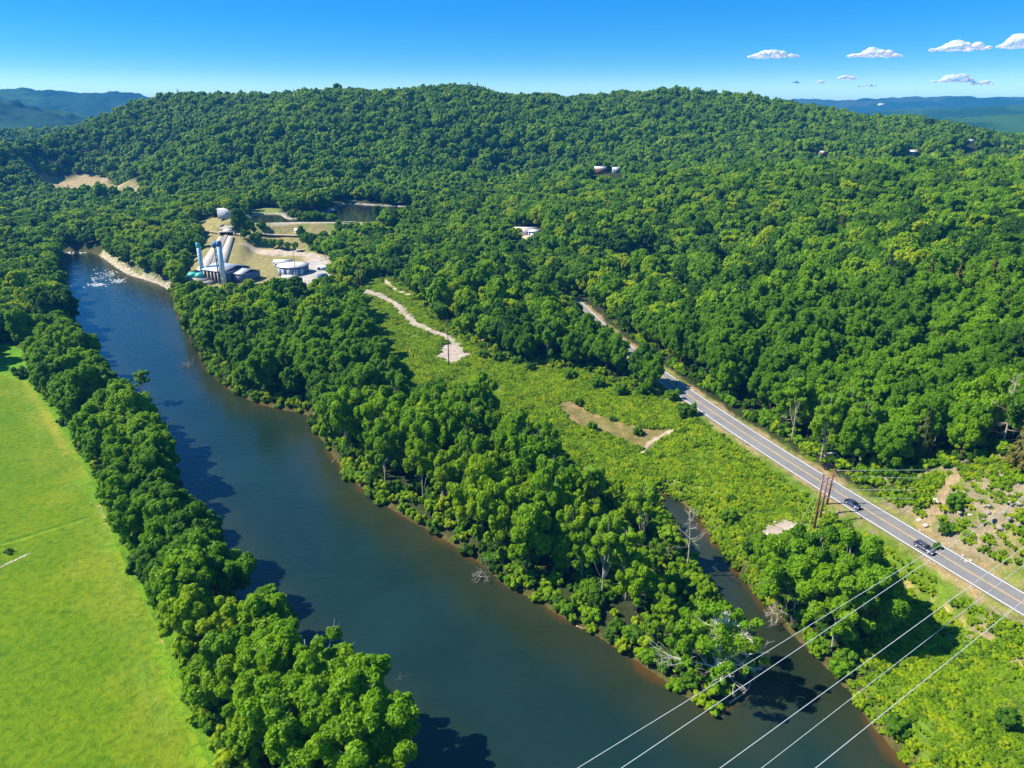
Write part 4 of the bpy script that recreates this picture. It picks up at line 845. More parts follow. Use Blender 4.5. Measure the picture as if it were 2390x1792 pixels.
# birches by the road, on the point, and by the river
me, C_, R_ = crown_mesh('crown', 911, 3.7, 7.0, 16.0, 13, 5, 5200, .42, ICO0, lobe=(.26, .40), spread=.80, gap=.25, )
bt = limb_mesh('trunk', C_, R_, 22, .25, 'pale_bark', 911, 11, poke=.12)
for sx, sy, z, sc, tone, lab in [(1848, 1027, 11, 1.05, .62, 'tall birch with two bare white tops beside the straight road'), (1915, 1075, 11, 1.05, .58, 'tall birch with orange-white trunk behind the parked vehicles'), (1967, 1044, 12, .92, .5, 'slim birch whose grey trunk shows right of the parked vehicles'),
                                 (2006, 1077, 12, .92, .45, 'slim birch with leaning pale trunk in the wood above the farther car'), (1405, 1392, 3, 1.0, .66, 'tall birch with thick white trunk in the middle of the wooded point'), (1225, 1262, 3, .8, .6, 'slender birch with twin pale trunks on the lower wooded point'),
                                 (1325, 1335, 3, .85, .62, 'birch with reddish lower trunk near the point waterline'), (1497, 1290, 3, .95, .66, 'bright birch with white trunk left of the inlet'), (1375, 1245, 3, .95, .62, 'yellow-green birch rising behind the thick white-trunked birch'),
                                 (1460, 1400, 3, .9, .68, 'bright yellow-green birch low on the point near the inlet'), (1290, 1200, 3, .9, .6, 'mid green birch on the crest of the wooded point'), (1180, 1130, 3.5, .85, .5, 'slim birch above the grassy bank of the point'),
                                 (2150, 1075, 16, .8, .4, 'thin birch above the rocky roadside slope'), (600, 880, 3, .8, .62, 'yellow-green birch with white trunk on the inner river bend'), (1085, 1130, 3.5, .9, .55, 'pale-trunked birch above the river bank bulge')]:
    p = at_z(sx, sy, z) if z < 10 else W([(sx, sy)])[0]; h = Hs(p[0], p[1]); o = thing('birch_tree', lab, 'tree', (p[0], p[1], h - .1), rr.rand() * 6.28, 'pale-trunked birch trees'); o.scale = (sc, sc, sc)
    q = put('crown', me, o); q.color = (tone, 0, 0, 1); put('trunk', bt, o)
p = at_z(330, 935, 1.0); o = thing('birch_tree', 'small whitish tree leaning over the river from the left bank', 'tree', (p[0], p[1], 1.0), 0); o.scale = (.8, .8, .62); o.rotation_euler = (0, .18, 0)
q = put('crown', me, o); q.color = (.55, 0, 0, 1); put('trunk', bt, o)
# spruces
for sx, sy, d, sc, tone, lab in [(2215, 700, 315, 1.15, .9, 'reddish brown spruce in the middle of the three on the right slope'), (2150, 705, 330, 1.05, .75, 'reddish green spruce left of the three on the right slope'), (2295, 690, 320, 1.15, .85, 'reddish brown spruce rightmost of the three on the right slope'),
                                 (2060, 660, 350, 1.0, .45, 'dark green spruce left of the reddish ones'), (2390, 1050, 190, 1.35, .8, 'big brownish spruce cut off by the right photo edge'), (2310, 590, 420, 1.0, .8, 'small brown spruce tip high on the right slope'), (1955, 535, 480, 1.0, .8, 'brown spruce tip in the middle of the bright canopy'),
                                 (2140, 1040, 205, .95, .55, 'olive pine in front of the narrow dead tree'), (650, 690, 440, .85, .3, 'dark spruce above the far wood by the tank'), (2330, 760, 285, 1.0, .6, 'olive spruce below the reddish ones at right'), (1560, 400, 950, 1.4, .1, 'dark conifer on the far hillside below the pines on the crest')]:
    p = W([(sx, sy + (45 if d < 500 else 8))])[0]; sc *= 1.3 if sy < 800 else 1.0; h = Hs(p[0], p[1]) - 1; k = rr.randint(2); o = thing('spruce_tree', lab, 'conifer', (p[0], p[1], h + 1.0), rr.rand() * 6, 'spruces and pines in the woods'); o.scale = (sc,) * 3
    o.scale = (sc, sc, sc * 1.15); q = put('crown', CONI[k], o); q.color = (tone, 0, 0, 1); put('trunk', CTRUNK, o)
# trees in the open ground by the power station and pond: photo px of foot, height in m
GROVE = [(562,560,26,.15,'tallest dark tree of the grove right of the pipeline'),(585,562,20,.3,'dark tree at the right end of the station grove'),(572,572,10,.3,'low bushy tree under the station grove'),(600,572,11,.3,'round green tree below the foot road'),(612,540,9,.35,'small round tree by the pond dam'),
         (705,565,15,.35,'round green tree on the foot road right of the white shed'),(722,582,14,.25,'dark green tree beside the round one on the foot road'),(792,552,15,.5,'pale round tree at the end of the dam'),(620,577,8,.45,'first low tree of the hedge below the foot road'),(638,580,8,.4,'low hedge tree above the rubble bank'),
         (655,582,8,.5,'bright hedge tree above the rubble bank'),(672,582,7,.5,'small hedge tree left of the thin pole'),(690,585,8,.4,'hedge tree behind the thin pole'),(740,590,9,.45,'hedge tree near the right end of the rubble'),(757,593,9,.4,'last hedge tree beside the right wood'),
         (683,505,11,.4,'olive tree on the near pond shore'),(700,505,12,.35,'green tree on the pond spit'),(717,504,13,.45,'full round tree on the pond spit'),(735,502,13,.4,'green tree near the spit end'),(752,498,12,.5,'bright tree near the spit end'),(772,496,11,.62,'yellow-green tree at the very tip of the pond spit'),(535,498,10,.6,'small yellow-green tree behind the intake building'),
         (470,590,12,.4,'round tree left of the pipeline'),(458,570,14,.4,'green tree on the lawn edge left of the pipeline'),(440,640,12,.4,'tree on the lawn left of the far tower'),(880,520,16,.15,'dark round tree at the right end of the pond dam')]
for sx, sy, hgt, tone, lab in GROVE:
    p = G(sx, sy); k = rr.randint(5); me_c, me_t, hh, rx_ = MID[k]; s = hgt / hh
    o = thing('lawn_tree', lab, 'tree', (p[0], p[1], p[2] - .2), rr.rand() * 6.28, 'trees on the open ground around the power station'); o.scale = (s * (1 if hgt < 15 else .8), s * (1 if hgt < 15 else .8), s); q = put('crown', me_c, o); q.color = (tone, 0, 0, 1); put('trunk', me_t, o)
# pines standing out on the crest
CREST = ['tallest crest pine against the sky, in the pair at the middle of the ridge', 'right one of the tallest crest pine pair', 'crest pine just right of the tallest pair', 'dense crest pine left of the ridge clump', 'lone low crest pine left of the tallest pair',
         'right one of the three crest pines above the ridge saddle', 'middle one of the three crest pines above the ridge saddle', 'crest pine in the clump right of the tallest pair', 'rightmost pine of the crest clump', 'small crest pine right of the ridge saddle']
for sx, sy, hgt in [(1453,214,20),(1462,213,19),(1480,212,15),(1492,210,17),(1400,218,14),(1190,223,14),(1175,224,13),(1500,212,14),(1520,207,14),(1215,226,12)]:
    lab = CREST.pop(0)
    p = at_dist(sx, sy, 1295); h = Hs(p[0], p[1]); o = thing('crest_pine', lab, 'tree', (p[0], p[1], h + 4), rr.rand() * 6, 'taller pines standing out on the hill crest'); s = hgt / 15
    
    o.scale = (s * .75, s * .75, s); q = put('crown', MID[rr.randint(5)][0], o); q.color = (.12, 0, 0, 1); q.location = (0, 0, 2); q.scale = (1, 1, .7); put('trunk', CTRUNK, o)
# bushes
bm_, C_, R_ = crown_mesh('bush', 921, 2.6, 2.2, 2.0, 10, 6, 4200, .38, ICO0, spread=.7)
bm2, C_, R_ = crown_mesh('bush', 922, 1.5, 1.1, .9, 7, 5, 1500, .30, ICO0, spread=.7)
BUSH = [(1600,990,5,1.25,.25,'large dark round bush below the guard rail'),(1567,955,5,1.0,.4,'olive bush behind the large dark one by the road'),(1240,862,6,.8,.1,'dark reddish bush standing alone in the upper meadow'),(1382,1000,5,.7,.4,'round green bush at the lower edge of the brown patch'),(1430,985,5,.6,.15,'small dark bush casting a shadow on the brown patch'),
        (1487,1015,5,.7,.35,'green bush at the right end of the brown patch'),(1350,940,6,.7,.35,'bush on the upper rim of the brown patch'),(1205,850,6,.9,.4,'bush at the wood edge above the meadow'),(1165,842,6,1.0,.3,'dark bush right of the gravel patch'),(1130,835,6,.9,.2,'dark bush touching the gravel patch'),
        (1450,925,6,1.1,.35,'tall bush at the meadow side of the roadside wood'),(1500,930,6,1.0,.3,'dense bush near the end of the roadside wood'),(1395,905,6,1.1,.4,'round bush below the roadside wood'),(1330,885,6,1.0,.4,'bush at the middle of the meadow upper edge'),(2235,1150,20,.9,.35,'round green bush among the pale rocks'),(2215,1215,14,.7,.2,'dark bush in the middle of the dry slope'),
        (2190,1265,11,.5,.2,'low dark bush right above the nearer car'),(1760,1295,3,1.3,.15,'grey-green round bush beside the pale rocks of the inlet'),(1700,1215,4,.9,.4,'green bush above the inlet'),(50,880,3,1.2,.15,'dark bush at the corner of the mown field'),(1705,1170,4,.6,.2,'small dark bush in the meadow above the inlet'),(1545,1065,5,.5,.2,'tiny dark bush in the meadow centre'),
        (1975,1540,3,.9,.45,'bush by the water below the inlet trees'),(2350,1690,5,.8,.2,'dark bush in the lower right corner meadow'),(2100,1690,4,.9,.3,'dark shrub on the lower right river bank'),(22,1292,3,.5,.25,'small bush beside the pale stones in the field')]
for sx, sy, z, sc, tone, lab in BUSH:
    p = G(sx, sy) if sy < 900 else at_z(sx, sy, z); o = put('bush', bm_ if sc > .65 else bm2, None, (p[0], p[1], Hs(p[0], p[1]) - .2), rr.rand() * 6.28, sc if sc > .65 else sc * 1.6); o.color = (tone, 0, 0, 1); tag(o, lab, 'bush', 'bushes in the open meadow and field')
flush_labels()
for o_ in list(COL.objects):
    if o_.parent is None and len(str(o_.get('label', '')).split()) > 16: print('LONG', o_['label'])

# woods beyond counting
RP = np.array([[a[1], a[2]] for a in rest]); RS = np.array([a[3] for a in rest])
RP = RP if len(RP) else np.zeros((0, 2))
far_ = RP[:, 1] > 0
scatter_stuff('woodland', 'mid-distance green woods beyond the nearest trees', RP, H(RP[:, 0], RP[:, 1]) - .2, RS * 1.0, [m[0] for m in MID], 201, 1.12)
scatter_stuff('valley_woods', 'continuous leafy canopy of the valley and near hill', P2, H(P2[:, 0], P2[:, 1]) - .3, rng.uniform(.8, 1.2, len(P2)) * 1.02, [m[0] for m in MID[:3]] + [FAR[1][0]], 202)
scatter_stuff('hill_forest', 'unbroken leafy forest covering the main hill', P3, H(P3[:, 0], P3[:, 1]) - .5, rng.uniform(.62, 1.35, len(P3)) * (.8 + .45 * vnoise(P3[:, 0], P3[:, 1], 45, 66)), [m[0] for m in FAR], 203)
cmask = (vnoise(P3[:, 0], P3[:, 1], 70, 88) > .70) & (rng.rand(len(P3)) < .45) | (rng.rand(len(P3)) < .012); PC = P3[cmask] + 3.0
CF = [conifer_mesh('crown', 620, 15, 3.9, 12, 9, 6, 1.5, 'needle_far'), conifer_mesh('crown', 621, 17, 3.6, 13, 8, 6, 1.5, 'needle_far')]
scatter_stuff('hill_conifers', 'dark conifers mixed into the forest of the main hill', PC, H(PC[:, 0], PC[:, 1]), rng.uniform(.75, 1.15, len(PC)), CF, 216)
scatter_stuff('back_forest', 'forest on the low dark ridge at far left and right', P4, H(P4[:, 0], P4[:, 1]) - .5, rng.uniform(1.1, 1.7, len(P4)), [m[0] for m in FAR], 204)

# shrubs that close the feet of the woods
SH = []
for i in range(4):
    me, C_, R_ = crown_mesh('shrub', 940 + i, [2.0, 1.7, 2.4, 1.5][i], [1.7, 1.9, 1.5, 1.2][i], 1.3, 8, 5, 1700, .36, ICO0, spread=.72); SH.append(me)
SH2 = []
for i in range(3):
    me, C_, R_ = crown_mesh('shrub', 950 + i, [2.0, 1.7, 2.3][i], [1.3, 1.4, 1.1][i], .9, 8, 5, 1500, .34, ICO0, mat='cover', spread=.75); SH2.append(me)
Q = scatter(-330, 330, 60, 520, 2.9, .45, 21); Q = Q[in_frame(Q, 40, 3)]
x, y = Q[:, 0], Q[:, 1]; sr_ = sdf(river, x, y); sm = sdf(meadow, x, y); sv = sdf(verge, x, y); sf_ = sdf(field, x, y); srk = sdf(rocky, x, y); dro = pld(road, x, y)[0]
mn = np.minimum.reduce([np.where(sm > 0, sm, 99), np.where(sf_ > 0, sf_, 99), np.where(sv > 0, sv, 99)])
ok = (sr_ > -.5) & (sdf(inrock, x, y) > .8) & (sf_ > 1.0) & (dro > 9.0) & ((sr_ < 7) | (mn < 6) | ((sm > 0) & (sv > 0) & (rng.rand(len(Q)) < .35))) & ~((sr_ < 7) & (sm < 0) & (rng.rand(len(Q)) < .25)) & ~((sm < -7) | (sv < -6)) & (srk > 0) & (sdf(plant, x, y) > 1) & (sdf(lawn3, x, y) > 0)
ok &= ~((sdf(shore, x, y) < 1))
Q = Q[ok]; print('shrubs', len(Q))
Hq = lambda Q: np.maximum(H(Q[:, 0], Q[:, 1]), .1)
near_m = (sdf(meadow, Q[:, 0], Q[:, 1]) < 3.5) | (sdf(verge, Q[:, 0], Q[:, 1]) < 3); QA, QB = Q[~near_m], Q[near_m]
scatter_stuff('undergrowth', 'leafy shrubs and vines closing the feet of the woods and banks', QA, Hq(QA) - .15, rng.uniform(.55, 1.25, len(QA)), SH, 205)
scatter_stuff('meadow_shrubs', 'bright low shrubs and vines where the meadow meets woods and water', QB, Hq(QB) - .15, rng.uniform(.35, .85, len(QB)), SH2, 215)

# low vines and weeds over the meadow
GC = []
for i in range(4):
    me, C_, R_ = crown_mesh('clump', 960 + i, [1.5, 1.3, 1.1, 1.7][i], [.55, .6, .45, .5][i], .25, 9, 3, 800, .27, ICO0, mat='cover', lobe=(.22, .36), spread=.8); GC.append(me)
def coverpts(sp, seed): 
    Q = scatter(-120, 260, 60, 470, sp, .45, seed); return Q[in_frame(Q, 30, 1)]
Q = coverpts(1.45, 31); x, y = Q[:, 0], Q[:, 1]
sm = sdf(meadow, x, y); sv = sdf(verge, x, y); srk = sdf(rocky, x, y); dro = pld(road, x, y)[0]; tr_ = pld(track, x, y)[0]; sb = sdf(bare, x, y); sg = sdf(gpatch, x, y); si = sdf(inrock, x, y); sr_ = sdf(river, x, y); tl_ = pld(trail, x, y)[0]
nz = vnoise(x, y, 7, 61); ok = ((sm < 1.5) | (sv < 1.5)) & (dro > 7.2 + nz * 2.2) & (tr_ > 1.6 + vnoise(x, y, 3.5, 64) * 2.6) & (sb > -1.2 + vnoise(x, y, 3.5, 65) * 2.4) & (sg > -1.5 + vnoise(x, y, 3, 67) * 2.8) & (si > -1.5 + vnoise(x, y, 3, 68) * 2.6) & (sr_ > .0) & (tl_ > 2.0)
ok &= ~((srk < 0) & (rng.rand(len(Q)) < np.clip(1.05 - vnoise(x, y, 9, 33) * 1.4, 0, .9)))
for ln, wd in [([(2050,1330),(2110,1370),(2180,1410),(2240,1450),(2330,1510),(2390,1560)], .8), ([(2240,1110),(2180,1190)], 1.2), ([(2230,1105),(2220,1130),(2190,1165),(2150,1210)], 1.8), ([(1505,1085),(1560,1110),(1620,1130),(1700,1165)], .5), ([(1500,1055),(1508,1040),(1530,1024),(1572,1004)], 1.2), ([(1075,765),(1102,780),(1135,797),(1180,815)], 1.0)]:
    ok &= pld(W(ln), x, y)[0] > wd
ok &= ~(vnoise(x, y, 5, 81) > .90)
Q = Q[ok]; nz = vnoise(Q[:, 0], Q[:, 1], 7, 61); print('cover', len(Q))
scatter_stuff('ground_cover', 'bright green vines and weeds covering the meadow and verges', Q, H(Q[:, 0], Q[:, 1]) - .08, (.55 + .75 * nz) * rng.uniform(.75, 1.25, len(Q)), GC, 206, .42 + .7 * nz)

# ------------------------------------------------------------------ haze
def haze():
    m, n, o = mat_new('air'); v = N(n, 'ShaderNodeVolumePrincipled'); v.inputs['Density'].default_value = HAZE_D; v.inputs['Color'].default_value = (.05, .40, 1.0, 1); v.inputs['Anisotropy'].default_value = 0.0
    n.links.new(v.outputs[0], o.inputs['Volume'])
    b = MB(); b.box((0, 4900, 130), (18000, 10400, 380)); ob = b.build('haze', m); ob['kind'] = 'stuff'; ob['label'] = 'thin blue air between the camera and the far hills'
HAZE_D = 0.95e-4
haze()

# ------------------------------------------------------------------ vehicles
def road_at(sx, sy, off, z=9.9):
    p = at_z(sx, sy, z); d = np.hypot(road[:, 0] - p[0], road[:, 1] - p[1]); i = int(np.clip(d.argmin(), 1, len(road) - 2))
    T = road[i + 1, :2] - road[i - 1, :2]; T /= np.linalg.norm(T); t = ((p[:2] - road[i, :2]) @ T); q = road[i, :2] + T * t; Nn = np.array([T[1], -T[0]])
    return q + Nn * off, math.atan2(-T[1], -T[0])
def car(name, label, cat, L, Wd, h, paint, prof, glassprof, loc, rz, group=None):
    o = thing(name, label, cat, loc, rz, group); hw = Wd / 2
    def loft(prof, ys, name_, mat, parent, inset=None):
        # prof: list of (x, z_low, z_high, half-width scale low, top)
        V = []; 
        for x, z0, z1, k0, k1 in prof: V += [[x, -hw * k0, z0], [x, -hw * k0 * 1.0, z0 + (z1 - z0) * .55], [x, -hw * k1, z1 - .02], [x, -hw * k1 * .6, z1 + .03], [x, hw * k1 * .6, z1 + .03], [x, hw * k1, z1 - .02], [x, hw * k0, z0 + (z1 - z0) * .55], [x, hw * k0, z0]]
        n = len(prof); i = np.arange(n - 1)[:, None] * 8; j = np.arange(8)[None]; j2 = (j + 1) % 8
        Q = np.stack([i + j, i + j2, i + 8 + j2, i + 8 + j], -1).reshape(-1, 4)
        m = MB(); m.add(V, Q); m.Q.append(np.array([[0, 1, 6, 7], [1, 2, 5, 6], [2, 3, 4, 5]])); e = (n - 1) * 8; m.Q.append(np.array([[0, 7, 6, 1], [1, 6, 5, 2], [2, 5, 4, 3]]) + e)
        return m.build(name_, mat, parent, False)
    body = loft(prof, None, 'body', paint, o)
    gl = loft(glassprof, None, 'window', M['glass'], o)
    top = [(x, z1 - .03, z1 + .035, k1 * .98, k1 * .9) for x, z0, z1, k0, k1 in glassprof[1:-1]]
    loft(top, None, 'roof', paint, o)
    # pillars
    for s in (-1, 1):
        m = MB()
        for (x, z0, z1, k0, k1), sl in zip(glassprof[1:-1], (.25, 0, -.1, 0)):
            m.tube([[x + sl, s * hw * (k0 + .01), z0 + .02], [x, s * hw * (k1 + .015), z1]], .035, 4)
        m.build('pillar', paint, o)
    xw = L * .31; rw_ = .34
    for sx_ in (-1, 1):
        for sy_ in (-1, 1):
            m = MB(); a = np.array([sx_ * xw, sy_ * (hw - .10), rw_]); m.tube([a - [0, .11, 0], a + [0, .11, 0]], rw_, 16); wl = m.build('wheel', M['tyre'], o)
            m = MB(); a2 = a + np.array([0, sy_ * .115, 0]); m.tube([a2 - [0, .01, 0], a2 + [0, .012, 0]], rw_ * .66, 12); m.build('rim', M['rim'], wl)
    for sy_ in (-1, 1):
        m = MB(); m.box((L / 2 - .10, sy_ * hw * .68, .66), (.26, .36, .15)); m.build('headlight', M['lamp'], o)
        m = MB(); m.box((-L / 2 + .05, sy_ * hw * .76, .86), (.14, .22, .30)); m.build('tail_light', M['tail'], o)
        m = MB(); m.box((L * .17, sy_ * (hw + .09), .98), (.16, .18, .12)); m.build('mirror', paint, o)
    m = MB(); m.box((L / 2 + .0, 0, .50), (.06, Wd * .5, .16)); m.build('grille', M['darkvoid'], o)
    return o
blue_p = carpaint('dark_blue_car_paint', (.04, .06, .15)); grey_p = carpaint('slate_car_paint', (.10, .10, .15)); black_p = carpaint('black_car_paint', (.02, .02, .024)); white_p = carpaint('white_car_paint', (.7, .7, .7))
def wagon(L): return ([(-L/2, .42, .86, .80, .74), (-L/2 + .15, .30, .98, .95, .88), (-L*.3, .26, 1.0, 1.0, .94), (L*.12, .26, .99, 1.0, .93), (L*.30, .27, .93, 1.0, .90), (L*.44, .30, .82, .96, .84), (L/2, .40, .66, .80, .70)],
                      [(-L/2 + .14, .96, 1.0, .86, .80), (-L/2 + .42, .96, 1.46, .90, .72), (-L*.1, .96, 1.55, .93, .76), (L*.08, .96, 1.50, .93, .74), (L*.24, .92, .97, .90, .84)])
def sedan(L): return ([(-L/2, .42, .82, .80, .74), (-L/2 + .15, .30, .96, .95, .88), (-L*.3, .26, .99, 1.0, .93), (L*.12, .26, .97, 1.0, .92), (L*.30, .27, .90, 1.0, .88), (L*.44, .30, .78, .95, .82), (L/2, .40, .62, .80, .68)],
                      [(-L/2 + .34, .94, .98, .86, .80), (-L*.22, .94, 1.38, .90, .70), (-L*.06, .94, 1.45, .93, .72), (L*.06, .94, 1.41, .93, .70), (L*.24, .90, .94, .90, .84)])
q, a = road_at(1995, 1175, -1.9); pr = sedan(4.9); car('car', 'dark blue car on the straight road, the farther one just past the rust-brown poles', 'car', 4.9, 1.95, 1.5, blue_p, pr[0], pr[1], (q[0], q[1], 9.31), a, 'cars driving on the road')
q, a = road_at(2166, 1276, -1.9); pr = wagon(5.3); car('car', 'slate grey estate car on the road beside the rocky slope, nearer the camera', 'car', 5.3, 2.0, 1.6, grey_p, pr[0], pr[1], (q[0], q[1], 9.31), a, 'cars driving on the road')
q, a = road_at(1921, 1092, 8.3, 10); pr = wagon(4.6); car('car', 'black car parked under the trees by the birch, half hidden by leaves', 'car', 4.6, 1.9, 1.5, black_p, pr[0], pr[1], (q[0], q[1], Hs(q[0], q[1]) + .02), a + 1.2, 'vehicles parked under the trees')
q, a = road_at(1924, 1074, 12.5, 10); pr = wagon(4.8); car('car', 'white vehicle parked behind the black one under the trees', 'car', 4.8, 1.9, 1.6, white_p, pr[0], pr[1], (q[0], q[1], Hs(q[0], q[1]) + .02), a + 1.3, 'vehicles parked under the trees')

# ------------------------------------------------------------------ guard rail
g0, _ = road_at(1548, 893, 0, 9.3); g1, _ = road_at(1752, 1034, 0, 9.3)
i0 = np.hypot(road[:, 0] - g0[0], road[:, 1] - g0[1]).argmin(); i1 = np.hypot(road[:, 0] - g1[0], road[:, 1] - g1[1]).argmin(); lo_, hi_ = sorted((i0, i1)); seg = road[lo_:hi_ + 1]
T = np.gradient(seg[:, :2], axis=0); T /= np.linalg.norm(T, axis=1, keepdims=True); gl = np.c_[seg[:, 0] - T[:, 1] * (RW + 1.35), seg[:, 1] + T[:, 0] * (RW + 1.35), seg[:, 2]]
base = gl[0]; o = thing('guard_rail', 'low galvanised guard rail along the river side of the road', 'guard rail', tuple(base))
m = MB(); V = []
prof = [(-.05, .42), (.06, .50), (-.02, .58), (.06, .68), (-.05, .76)]
for p, t in zip(gl, T):
    for dx_, dz_ in prof: V.append([p[0] - base[0] + t[1] * dx_, p[1] - base[1] - t[0] * dx_, p[2] - base[2] + dz_])
k = len(prof); i = np.arange(len(gl) - 1)[:, None] * k; j = np.arange(k - 1)[None]; m.add(V, np.stack([i + j, i + j + 1, i + k + j + 1, i + k + j], -1).reshape(-1, 4)); rl = m.build('rail', M['steel'], o)
sdm = rl.modifiers.new('solid', 'SOLIDIFY'); sdm.thickness = .06
cum = np.r_[0, np.cumsum(np.hypot(*np.diff(gl[:, :2], axis=0).T))]
pm = MB(); pm.box((0, 0, .3), (.18, .18, 1.0)); pm.box((0, 0, .84), (.20, .20, .06)); pmesh = pm.mesh('post', M['grey_wood'])
for d in np.arange(1, cum[-1], 3.8):
    put('post', pmesh, o, (np.interp(d, cum, gl[:, 0]) - base[0], np.interp(d, cum, gl[:, 1]) - base[1], -.15), math.atan2(T[0, 1], T[0, 0]))

# ------------------------------------------------------------------ poles and wires
def height_to(foot, sy_top):
    lo, hi = 0.0, 80.0
    for _ in range(40):
        mid_ = (lo + hi) / 2; v = project(np.array([foot[0], foot[1], foot[2] + mid_]))[1]
        if v * 1792 / 768 > sy_top: lo = mid_
        else: hi = mid_
    return lo
def pole(name, label, cat, sx, sy, sytop, z, r, mat, arms=0, group=None, lean=0.0, arm_rz=1.0):
    p = at_z(sx, sy, z); p[2] = Hs(p[0], p[1]); h = height_to(p, sytop); o = thing(name, label, cat, tuple(p), 0, group)
    m = MB(); m.tube([[0, 0, -1], [lean * .5, 0, h * .5], [lean, 0, h]], [r, r * .85, r * .6], 10); m.build('shaft', M[mat], o, True)
    for k in range(arms):
        zz = h - .7 - k * 1.6; m = MB(); m.box((lean, 0, zz), (3.4, .16, .2), arm_rz); a = m.build('crossarm', M[mat], o)
        for t in (-1.5, 0 if k else .6, 1.5):
            m = MB(); m.tube([[lean + t * math.cos(arm_rz), t * math.sin(arm_rz), zz + .1], [lean + t * math.cos(arm_rz), t * math.sin(arm_rz), zz + .45]], .07, 6); m.build('insulator', M['greywall'], a)
    return o, p, h
poles = []
for sx, sy, st, lab, ln in [(1899, 1240, 1107, 'leftmost of the three rust-brown poles at the roadside, with guy wires', 0.0), (1911, 1224, 1113, 'middle one of the three rust-brown poles at the roadside', 0.2), (1925, 1205, 1093, 'rightmost and tallest of the three rust-brown poles at the roadside', 0.3)]:
    o, p, h = pole('transmission_pole', lab, 'utility pole', sx, sy, st, 5.0, .30, 'rust', 0, 'three rust-brown line poles beside the road', ln); poles.append((o, p, h))
    for kk, zz in enumerate((h - .4, h - 2.4, h * .55)):
        m = MB(); m.tube([[ln, 0, zz], [ln + .9, .5, zz - .25]], [.10, .13], 6); m.build('insulator', M['greywall'], o)
    for gx_, gy_ in ([(-9, -13), (-12, -10)] if sx == 1899 else [(-8, -14)] if sx == 1911 else [(5, -9)]):
        gz = Hs(p[0] + gx_, p[1] + gy_) - p[2]; m = MB(); m.tube([[ln, 0, h * .95], [gx_, gy_, gz]], .022, 4); m.build('guy_wire', M['wire'], o)
pole('utility_pole', 'single dark wooden pole beside the gravel patch in the clearing', 'utility pole', 1047.5, 852, 744, 6.5, .24, 'brown_pole', 1, 'wooden line poles', arm_rz=.2)
pole('utility_pole', 'left and taller one of the pole pair at the start of the gravel track', 'utility pole', 839, 688, 613, 7.5, .26, 'brown_pole', 1, 'wooden line poles', arm_rz=.3)
pole('utility_pole', 'right one of the pole pair at the start of the gravel track', 'utility pole', 845, 690, 622, 7.5, .26, 'brown_pole', 1, 'wooden line poles', arm_rz=.3)
pole('utility_pole', 'thin dark pole in front of the white-roofed tank', 'utility pole', 691, 648, 582, 6.0, .22, 'brown_pole', 0, 'wooden line poles')
pole('marker_post', 'thin grey post at the near end of the guard rail', 'post', 1733, 1040, 1016, 8.6, .09, 'grey_wood', 0, 'thin posts at the guard rail')
pole('marker_post', 'thin dark post at the middle of the guard rail', 'post', 1657, 982, 962, 8.6, .09, 'grey_wood', 0, 'thin posts at the guard rail')
pole('utility_pole', 'dark pole rising from the roadside beside the bush end of the wood', 'utility pole', 1577, 902, 880, 9.2, .16, 'brown_pole', 0, 'wooden line poles')
def wire(a, b, sag, r, label, ext0=0.0, ext1=0.0, group='bare power lines crossing the river'):
    a, b = np.array(a, float), np.array(b, float); d = b - a; a = a - d * ext0; b = b + d * ext1; t = np.linspace(0, 1, 25)[:, None]
    P_ = a * (1 - t) + b * t; P_[:, 2] -= (4 * sag * t * (1 - t))[:, 0]; m = MB(); c0_ = a.copy(); m.tube(P_ - c0_, r, 5); o = m.build('power_line', M['wire'], None, True); o.location = c0_; return tag(o, label, 'power line', group)
for a, b, z0, z1, r, lab in [((1500,1699),(1926,1437),30,33,.045,'thin top wire of the five crossing the lower right corner'), ((1500,1759),(2329,1200),30,36,.05,'bright wire second from the top that crosses the tip of the point'),
                             ((1681,1792),(2390,1276),30,35,.05,'bright wire crossing the river mouth, middle of the five'), ((1778,1792),(2390,1317),28,32,.040,'faint thin wire fourth from the top in the lower right'), ((1904,1792),(2390,1401),30,34,.05,'bright wire lowest at right, nearest the corner')]:
    wire(at_z(a[0], a[1], z0), at_z(b[0], b[1], z1), 0, r, lab, .8 if b[0] < 2000 else .5, 1.0 if b[0] < 2000 else .8)
tops = [(poles[2][1], poles[2][2] - .6), (poles[2][1], poles[2][2] * .80), (poles[1][1], poles[1][2] * .72), (poles[0][1], poles[0][2] * .60)]
for (p, h), ye, lab in zip(tops, (1090, 1118, 1138, 1159), ('topmost wire running right from the rust-brown poles', 'second wire running right from the rust-brown poles', 'third wire running right from the rust-brown poles', 'lowest wire running right from the rust-brown poles')):
    e = at_dist(2395, ye, 222); wire((p[0] + .3, p[1], p[2] + h), e, .5, .05, lab, 0, 1.2, 'power lines running right from the poles')

